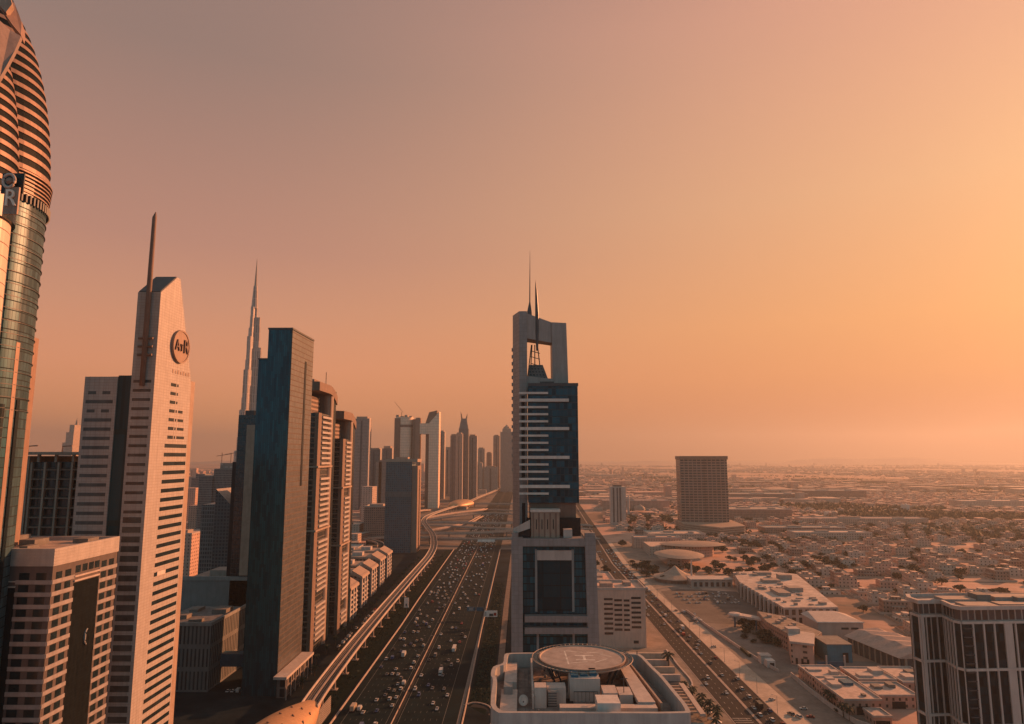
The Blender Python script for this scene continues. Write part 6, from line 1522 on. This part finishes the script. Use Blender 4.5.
# palms
def palm():
    t = thing('palm_tree', 'x', 'palm tree', (0, 0, 0))
    part('trunk', MB().tube([(0, 0, 0), (.15, 0, 3), (.1, .1, 6.4)], [.35, .26, .22], 7), M['bark'], t)
    mb = MB()
    for k in range(17):
        a = 2 * math.pi * k / 17 + (k % 3) * .13; c, s_ = math.cos(a), math.sin(a); up = (.9, .35, -.2)[k % 3]; L = 3.0 + .5 * (k % 2)
        pts = [(.1 + c * L * f, .1 + s_ * L * f, 6.4 + up * L * f * (1 - f * .4) - 1.9 * f * f) for f in (0, .3, .6, .85, 1)]
        for j in range(4):
            w0, w1 = (.15, .55, .6, .45, .1)[j], (.15, .55, .6, .45, .1)[j + 1]; p, q = pts[j], pts[j + 1]
            mb.add([(p[0] - s_ * w0, p[1] + c * w0, p[2] - w0 * .4), p, q, (q[0] - s_ * w1, q[1] + c * w1, q[2] - w1 * .4)], [(0, 1, 2, 3)])
            mb.add([p, (p[0] + s_ * w0, p[1] - c * w0, p[2] - w0 * .4), (q[0] + s_ * w1, q[1] - c * w1, q[2] - w1 * .4), q], [(0, 1, 2, 3)])
    part('crown', mb, M['leaf'], t); return t
P0 = palm()
PL = [(104.5, 516, 1.55, 'big palm tree on the curved corner beside the podium terraces')]
row_ = [(103.2, 462), (106.8, 455), (103.8, 447), (108.6, 440), (105.8, 433), (109.8, 427), (106.6, 419), (110.2, 412), (107.0, 403), (111.4, 418), (104.0, 425)]
row_.sort(key=lambda p: p[1])
for i, (x, y) in enumerate(row_): PL.append((x, y, 1.0 + .1 * (i % 3), 'palm tree in the cafe garden beside the street, %s to the camera' % ordw(i)))
for i, (x, y) in enumerate([(186.8, 425), (187.4, 441), (187.6, 448), (188.0, 420)]): PL.append((x, y, 1.1, ['palm tree at the boundary wall of the walled compound, beside the small garage', 'palm tree left of the nearest compound villa, third along its wall', 'palm tree left of the nearest compound villa, farthest along its wall', 'palm tree at the front corner of the walled compound'][i]))
for i in range(22):
    y = 470 + i * 26; PL.append((-150.5 if y > 520 else -144, y, 1.0, 'palm tree on the service road left of the railway viaduct, %s to the camera' % ordw(i)))
for i, (x, y, s, lab) in enumerate(PL):
    if i == 0: P0.location = (x, y, .02); P0.scale = (s, s, s); P0['label'] = lab; P0['group'] = 'palm trees'
    else: copy_tree(P0, (x, y, .02), i * 1.3, lab, 'palm trees', (s, s, s))
for i, (x, y, s) in enumerate([(190, 447.5, 2.6), (187.0, 431, 2.2), (237, 463, 2.6), (212.8, 452, 2.2), (258, 458, 2.4), (185.6, 600, 3.0), (190, 612, 3.4), (197, 602, 3.2), (188, 586, 2.6)]):
    tree(x, y, s * 1.25, 'dark tree %s' % ['beside the long compound villa, inside the boundary wall', 'at the front corner inside the compound boundary wall', 'behind the compound villa with the dark porch', 'between the two front villas of the walled compound', 'at the right end of the walled compound', 'at the yard edge below the canopy, nearest of three', 'at the yard edge below the canopy, middle of three', 'against the canopy posts by the yard, farthest of three', 'alone on the grey yard in front of the sand building'][i], rt)
# ================================================================== traffic
PAINT = {'white': (.5, .49, .47), 'silver': (.40, .40, .40), 'black': (.012, .012, .014), 'grey': (.12, .125, .13), 'red': (.30, .02, .02), 'blue': (.03, .07, .18), 'sand': (.42, .34, .25)}
PM = {}
for k, c in PAINT.items():
    m, nt, b = nodes_of(k + '_car_paint'); b.inputs['Base Color'].default_value = c + (1,); b.inputs['Roughness'].default_value = .35; b.inputs['Coat Weight'].default_value = .3; PM[k] = m
lens, nt, b = nodes_of('car_lamp'); b.inputs['Base Color'].default_value = (.5, .08, .05, 1)
tyre = plain('tyre', (.015, .015, .015), .8)
def loft_x(prof, w, m=0, mb=None, taper=None):
    """side outline (y, z) given width w -> closed body"""
    mb = mb or MB(); n = len(prof); tp = taper or [1] * n
    mb.add([(-w / 2 * tp[i], y, z) for i, (y, z) in enumerate(prof)] + [(w / 2 * tp[i], y, z) for i, (y, z) in enumerate(prof)],
           [tuple(range(n)), tuple(range(2 * n - 1, n - 1, -1))] + [(i + 1 if i + 1 < n else 0, i, i + n, (i + 1) % n + n) for i in range(n)], m); return mb
def body_mb(kind):
    mb = MB(); 
    if kind == 'car':
        loft_x([(-2.25, .35), (2.2, .35), (2.28, .62), (2.1, .85), (1.0, .98), (-1.7, 1.0), (-2.2, .9), (-2.3, .6)], 1.82, 0, mb)
        loft_x([(1.0, .95), (.35, 1.42), (-1.0, 1.45), (-1.75, .98)], 1.6, 1, mb, [1, .86, .86, 1])
        loft_x([(.30, 1.425), (.2, 1.47), (-.9, 1.49), (-1.0, 1.455)], 1.32, 0, mb)
    elif kind == 'suv':
        loft_x([(-2.35, .4), (2.3, .4), (2.4, .8), (2.25, 1.05), (1.1, 1.15), (-2.3, 1.18), (-2.42, .7)], 1.95, 0, mb)
        loft_x([(1.1, 1.12), (.6, 1.75), (-2.0, 1.78), (-2.35, 1.15)], 1.75, 1, mb, [1, .88, .88, 1])
        loft_x([(.58, 1.755), (.45, 1.83), (-1.95, 1.85), (-2.0, 1.785)], 1.5, 0, mb)
    elif kind == 'van':
        loft_x([(-2.7, .4), (2.6, .4), (2.7, .9), (2.2, 1.3), (1.6, 2.15), (1.3, 2.25), (-2.6, 2.3), (-2.72, 1.0)], 2.0, 0, mb)
        loft_x([(2.2, 1.32), (1.64, 2.1), (1.5, 2.1), (1.9, 1.32)], 2.03, 1, mb)
    elif kind == 'truck':
        mb.box(-1.2, -4.6, .9, 1.2, 2.2, 3.6, 0); loft_x([(2.5, .5), (4.3, .5), (4.35, 1.5), (3.9, 2.8), (2.5, 2.9)], 2.2, 0, mb); mb.box(-1.0, 4.05, 1.6, 1.0, 4.3, 2.4, 1); mb.box(-.9, -4.6, .5, .9, 2.6, .9, 2)
    elif kind == 'bus':
        loft_x([(-5.9, .4), (5.8, .4), (6.0, 1.2), (5.8, 3.0), (-5.8, 3.05), (-6.0, 1.2)], 2.5, 0, mb); mb.box(-1.27, -5.4, 1.5, 1.27, 5.2, 2.4, 1)
    ax = {'car': (-1.4, 1.4), 'suv': (-1.45, 1.5), 'van': (-1.7, 1.8), 'truck': (-3.2, -1.8, 3.3), 'bus': (-3.6, 3.9)}[kind]; w = {'car': .86, 'suv': .92, 'van': .95, 'truck': 1.1, 'bus': 1.18}[kind]; r_ = .33 if kind in ('car', 'suv', 'van') else .48
    for a in ax:
        for sx in (-1, 1):
            n = 8; mb.loft([[(x, a + r_ * math.cos(2 * math.pi * k / n), r_ + r_ * math.sin(2 * math.pi * k / n)) for k in range(n)] for x in ((sx * w - .12), (sx * w + .12))], 2)
    e = {'car': 2.24, 'suv': 2.36, 'van': 2.69, 'truck': 4.61, 'bus': 5.93}[kind]
    for sx in (-.62, .62): mb.box(sx - .14, -e - .04, .62, sx + .14, -e + .1, .8, 3)
    return mb
BM = {k: body_mb(k) for k in ('car', 'suv', 'van', 'truck', 'bus')}
cache = {}
def vehicle(kind, col, x, y, rz, label, cat=None, grp='cars on the roads', z=.08):
    if (kind, col) not in cache: cache[(kind, col)] = mesh_of({'car': 'car', 'suv': 'car', 'van': 'van', 'truck': 'truck', 'bus': 'bus'}[kind], BM[kind], [PM[col], M['black'], tyre, lens])
    nm = {'car': 'car', 'suv': 'car', 'van': 'van', 'truck': 'truck', 'bus': 'bus'}[kind]
    o = bpy.data.objects.new(nm, cache[(kind, col)]); scene.collection.objects.link(o); o.location = (x, y, z); o.rotation_euler = (0, 0, rz)
    return meta(o, label, cat or nm, grp)
rc = random.Random(77)
def pick():
    k = rc.choices(['car', 'suv', 'van', 'truck'], [58, 28, 9, 3])[0]; c = rc.choices(['white', 'silver', 'black', 'grey', 'red', 'blue', 'sand'], [56, 14, 8, 9, 4, 4, 5])[0]; return k, c
NAME = {'car': 'saloon', 'suv': 'off-roader', 'van': 'van', 'truck': 'box truck', 'bus': 'bus'}
cars, extra = [], []
def lane(xs, x_of, y0, y1, gap, jit, rz, where, nmax_y):
    for li, x in enumerate(xs):
        y = y0 + rc.uniform(0, gap); lst = []
        while y < y1:
            k, c = pick(); g = gap * (1 if y < 900 else .75)
            lst.append((y, x_of(x, y) + rc.uniform(-.35, .35), k, c)); y += max(7.5 if k != 'truck' else 12, rc.expovariate(1 / g) * .75 + g * .25)
        for i, (yy, xx, k, c) in enumerate(lst):
            if yy <= nmax_y: cars.append((yy, xx, k, c, rz, '%s %s %s, %s lane from median, %s' % (c, NAME[k], where, ['first', 'second', 'third', 'fourth', 'fifth', 'sixth', 'seventh'][li], ordw(i))))
            else: extra.append((xx, yy, k, c))
lane(LEFT_LANES, lambda x, y: x, 405, 1850, 42, 1, 0, 'on left highway carriageway', 800)
lane(RIGHT_LANES, lambda x, y: x, 405, 1850, 74, 1, math.pi, 'on right highway carriageway', 800)
lane([4.0, 8.0, 12.0], lambda o, y: rx(y) + o, 408, 1150, 34, 1, R(-.7), 'on right side of city street', 860)
lane([-4.0, -8.0, -12.0], lambda o, y: rx(y) + o, 440, 1150, 95, 1, R(179), 'on left side of city street', 860)
for y, x, k, c, rz, lab in cars: vehicle(k, c, x, y, rz, lab)
N0 = len(cars)
def parked(lst, where, k0=None):
    lst.sort(key=lambda q: q[1])
    for i, (x, y, rz) in enumerate(lst):
        k, c = pick(); k = 'car' if k == 'truck' else k
        vehicle(k, c, x, y, rz, '%s %s parked %s, %s' % (c, NAME[k], where, ordw(i)), grp='parked cars', z=.085)
pk = []
y = 478
while y < 760 and len(pk) < 34: pk.append((-7.6 + rc.uniform(-.2, .2), y, rc.choice([0, math.pi]) + rc.uniform(-.04, .04))); y += rc.choice([6, 6.4, 6.6, 13])
parked(pk, 'in the row beside the gate tower')
pk = []
for r_ in range(4):
    for c_ in range(17):
        if rc.random() < .66: pk.append((166 + c_ * 3.6 + r_ * 1.5, 738 + r_ * 16 + (c_ % 2) * .3, rc.choice([0, math.pi]) + rc.uniform(-.08, .08)))
parked(pk, 'in the car park beside the arcade')
pk = [(150.5 + rc.uniform(0, 16), 652 + k * 6.2 + rc.uniform(-2, 2), R(rc.uniform(-30, 30))) for k in range(9)]
parked(pk, 'loosely on the sand beside the car park')
pk = [(157.5, 428, R(20)), (160.4, 424, R(15)), (155.0, 452, R(-70)), (168.5, 437, R(80)), (167.2, 424, R(75)), (152.4, 572, R(60))]
parked(pk, 'on the sandy verge beside the city street')
pk = [(-146 + rc.uniform(-1, 1), 560 + k * 9.5, rc.uniform(-.05, .05)) for k in range(16) if rc.random() < .8]
parked(pk, 'along the service road below the curved towers')
pk = [(-190 + k * 3.3, 463, rc.uniform(-.1, .1)) for k in range(4)] + [(-22.5, 392, R(35)), (-13.2, 399, R(60)), (-9.2, 440, 0)]
parked(pk[:4], 'under the link bridge'); parked(pk[4:], 'near the slip road loop')
vehicle('bus', 'blue', -55, 985, 0, 'blue bus in the right carriageway far up the highway', 'bus', 'buses'); vehicle('bus', 'white', -53.5, 560, math.pi, 'white bus on the right carriageway level with the billboard', 'bus', 'buses')
vehicle('truck', 'white', -57.0, 500, math.pi, 'white box truck on the right carriageway near the slip road', 'truck', 'trucks'); vehicle('truck', 'sand', -101.2, 432, 0, 'sand coloured truck at the bottom of the left carriageway edge', 'truck', 'trucks')
# far traffic beyond the individual cars
dt = MB()
for xx, yy, k, c in extra:
    mi = {'white': 0, 'silver': 1, 'black': 2, 'grey': 2, 'red': 3, 'blue': 3, 'sand': 0}[c]; h = 1.5 if k != 'truck' else 3.2
    dt.hexa([(xx - .9, yy - 2.2, .4), (xx + .9, yy - 2.2, .4), (xx + .9, yy + 2.2, .4), (xx - .9, yy + 2.2, .4), (xx - .9, yy - 2.2, .95), (xx + .9, yy - 2.2, .95), (xx + .9, yy + 2.2, .95), (xx - .9, yy + 2.2, .95)], mi)
    dt.hexa([(xx - .85, yy - 1.7, .951), (xx + .85, yy - 1.7, .951), (xx + .85, yy + 1.1, .951), (xx - .85, yy + 1.1, .951), (xx - .7, yy - 1.1, h), (xx + .7, yy - 1.1, h), (xx + .7, yy + .5, h), (xx - .7, yy + .5, h)], mi)
solo('distant_traffic', dt, [PM['white'], PM['silver'], PM['grey'], PM['red']], None, None, kind='stuff')
print('CARS', N0, len([o for o in bpy.data.objects if o.name.split('.')[0] in ('car', 'van', 'truck', 'bus')]), 'EXTRA', len(extra), 'TREES', NT[0])
# ================================================================== streets of the low city
sm_ = MB()
v_ = -200; row = 0
while v_ < 2600:
    if row % 2:
        o = v_ + 24; a = (180 - 60 * math.cos(rot) - o * math.sin(rot), 470 - 60 * math.sin(rot) + o * math.cos(rot)); b = (180 + 1900 * math.cos(rot) - o * math.sin(rot), 470 + 1900 * math.sin(rot) + o * math.cos(rot))
        # cut into stretches that stay clear of the large buildings
        run = []
        for k in range(99):
            f = k / 98; x, y = a[0] + (b[0] - a[0]) * f, a[1] + (b[1] - a[1]) * f
            if y > 430 and not blocked(x, y, 4): run.append((x, y))
            else:
                if len(run) > 1: ribbon(sm_, run, 8.5, .045)
                run = []
        if len(run) > 1: ribbon(sm_, run, 8.5, .045)
    v_ += 36 + (12 if row % 2 else 0); row += 1
struct('neighbourhood_streets', sm_, plain('street_asphalt', (.1, .085, .075), .9, var=.3, scale=.05))
# street lamps along the city street
S0 = thing('street_lamp', 'x', 'street lamp', (0, 0, 0))
part('pole', MB().tube([(0, 0, 0), (0, 0, 10)], [.14, .08], 6), M['grey'], S0); part('arm', MB().tube([(0, 0, 9.9), (-2.4, 0, 10.5)], .07, 5), M['grey'], S0); part('lamp_head', MB().box(-3.3, -.16, 10.42, -2.2, .16, 10.58), M['grey'], S0)
for i in range(17):
    y = 430 + i * 34; lab = 'lamp post on the right kerb of the city street, %s to the camera' % ordw(i); p = (rx(y) + 15.4, y, .1)
    if i == 0: S0.location = p; S0['label'] = lab; S0['group'] = 'lamp posts along the city street'
    else: copy_tree(S0, p, 0, lab, 'lamp posts along the city street')
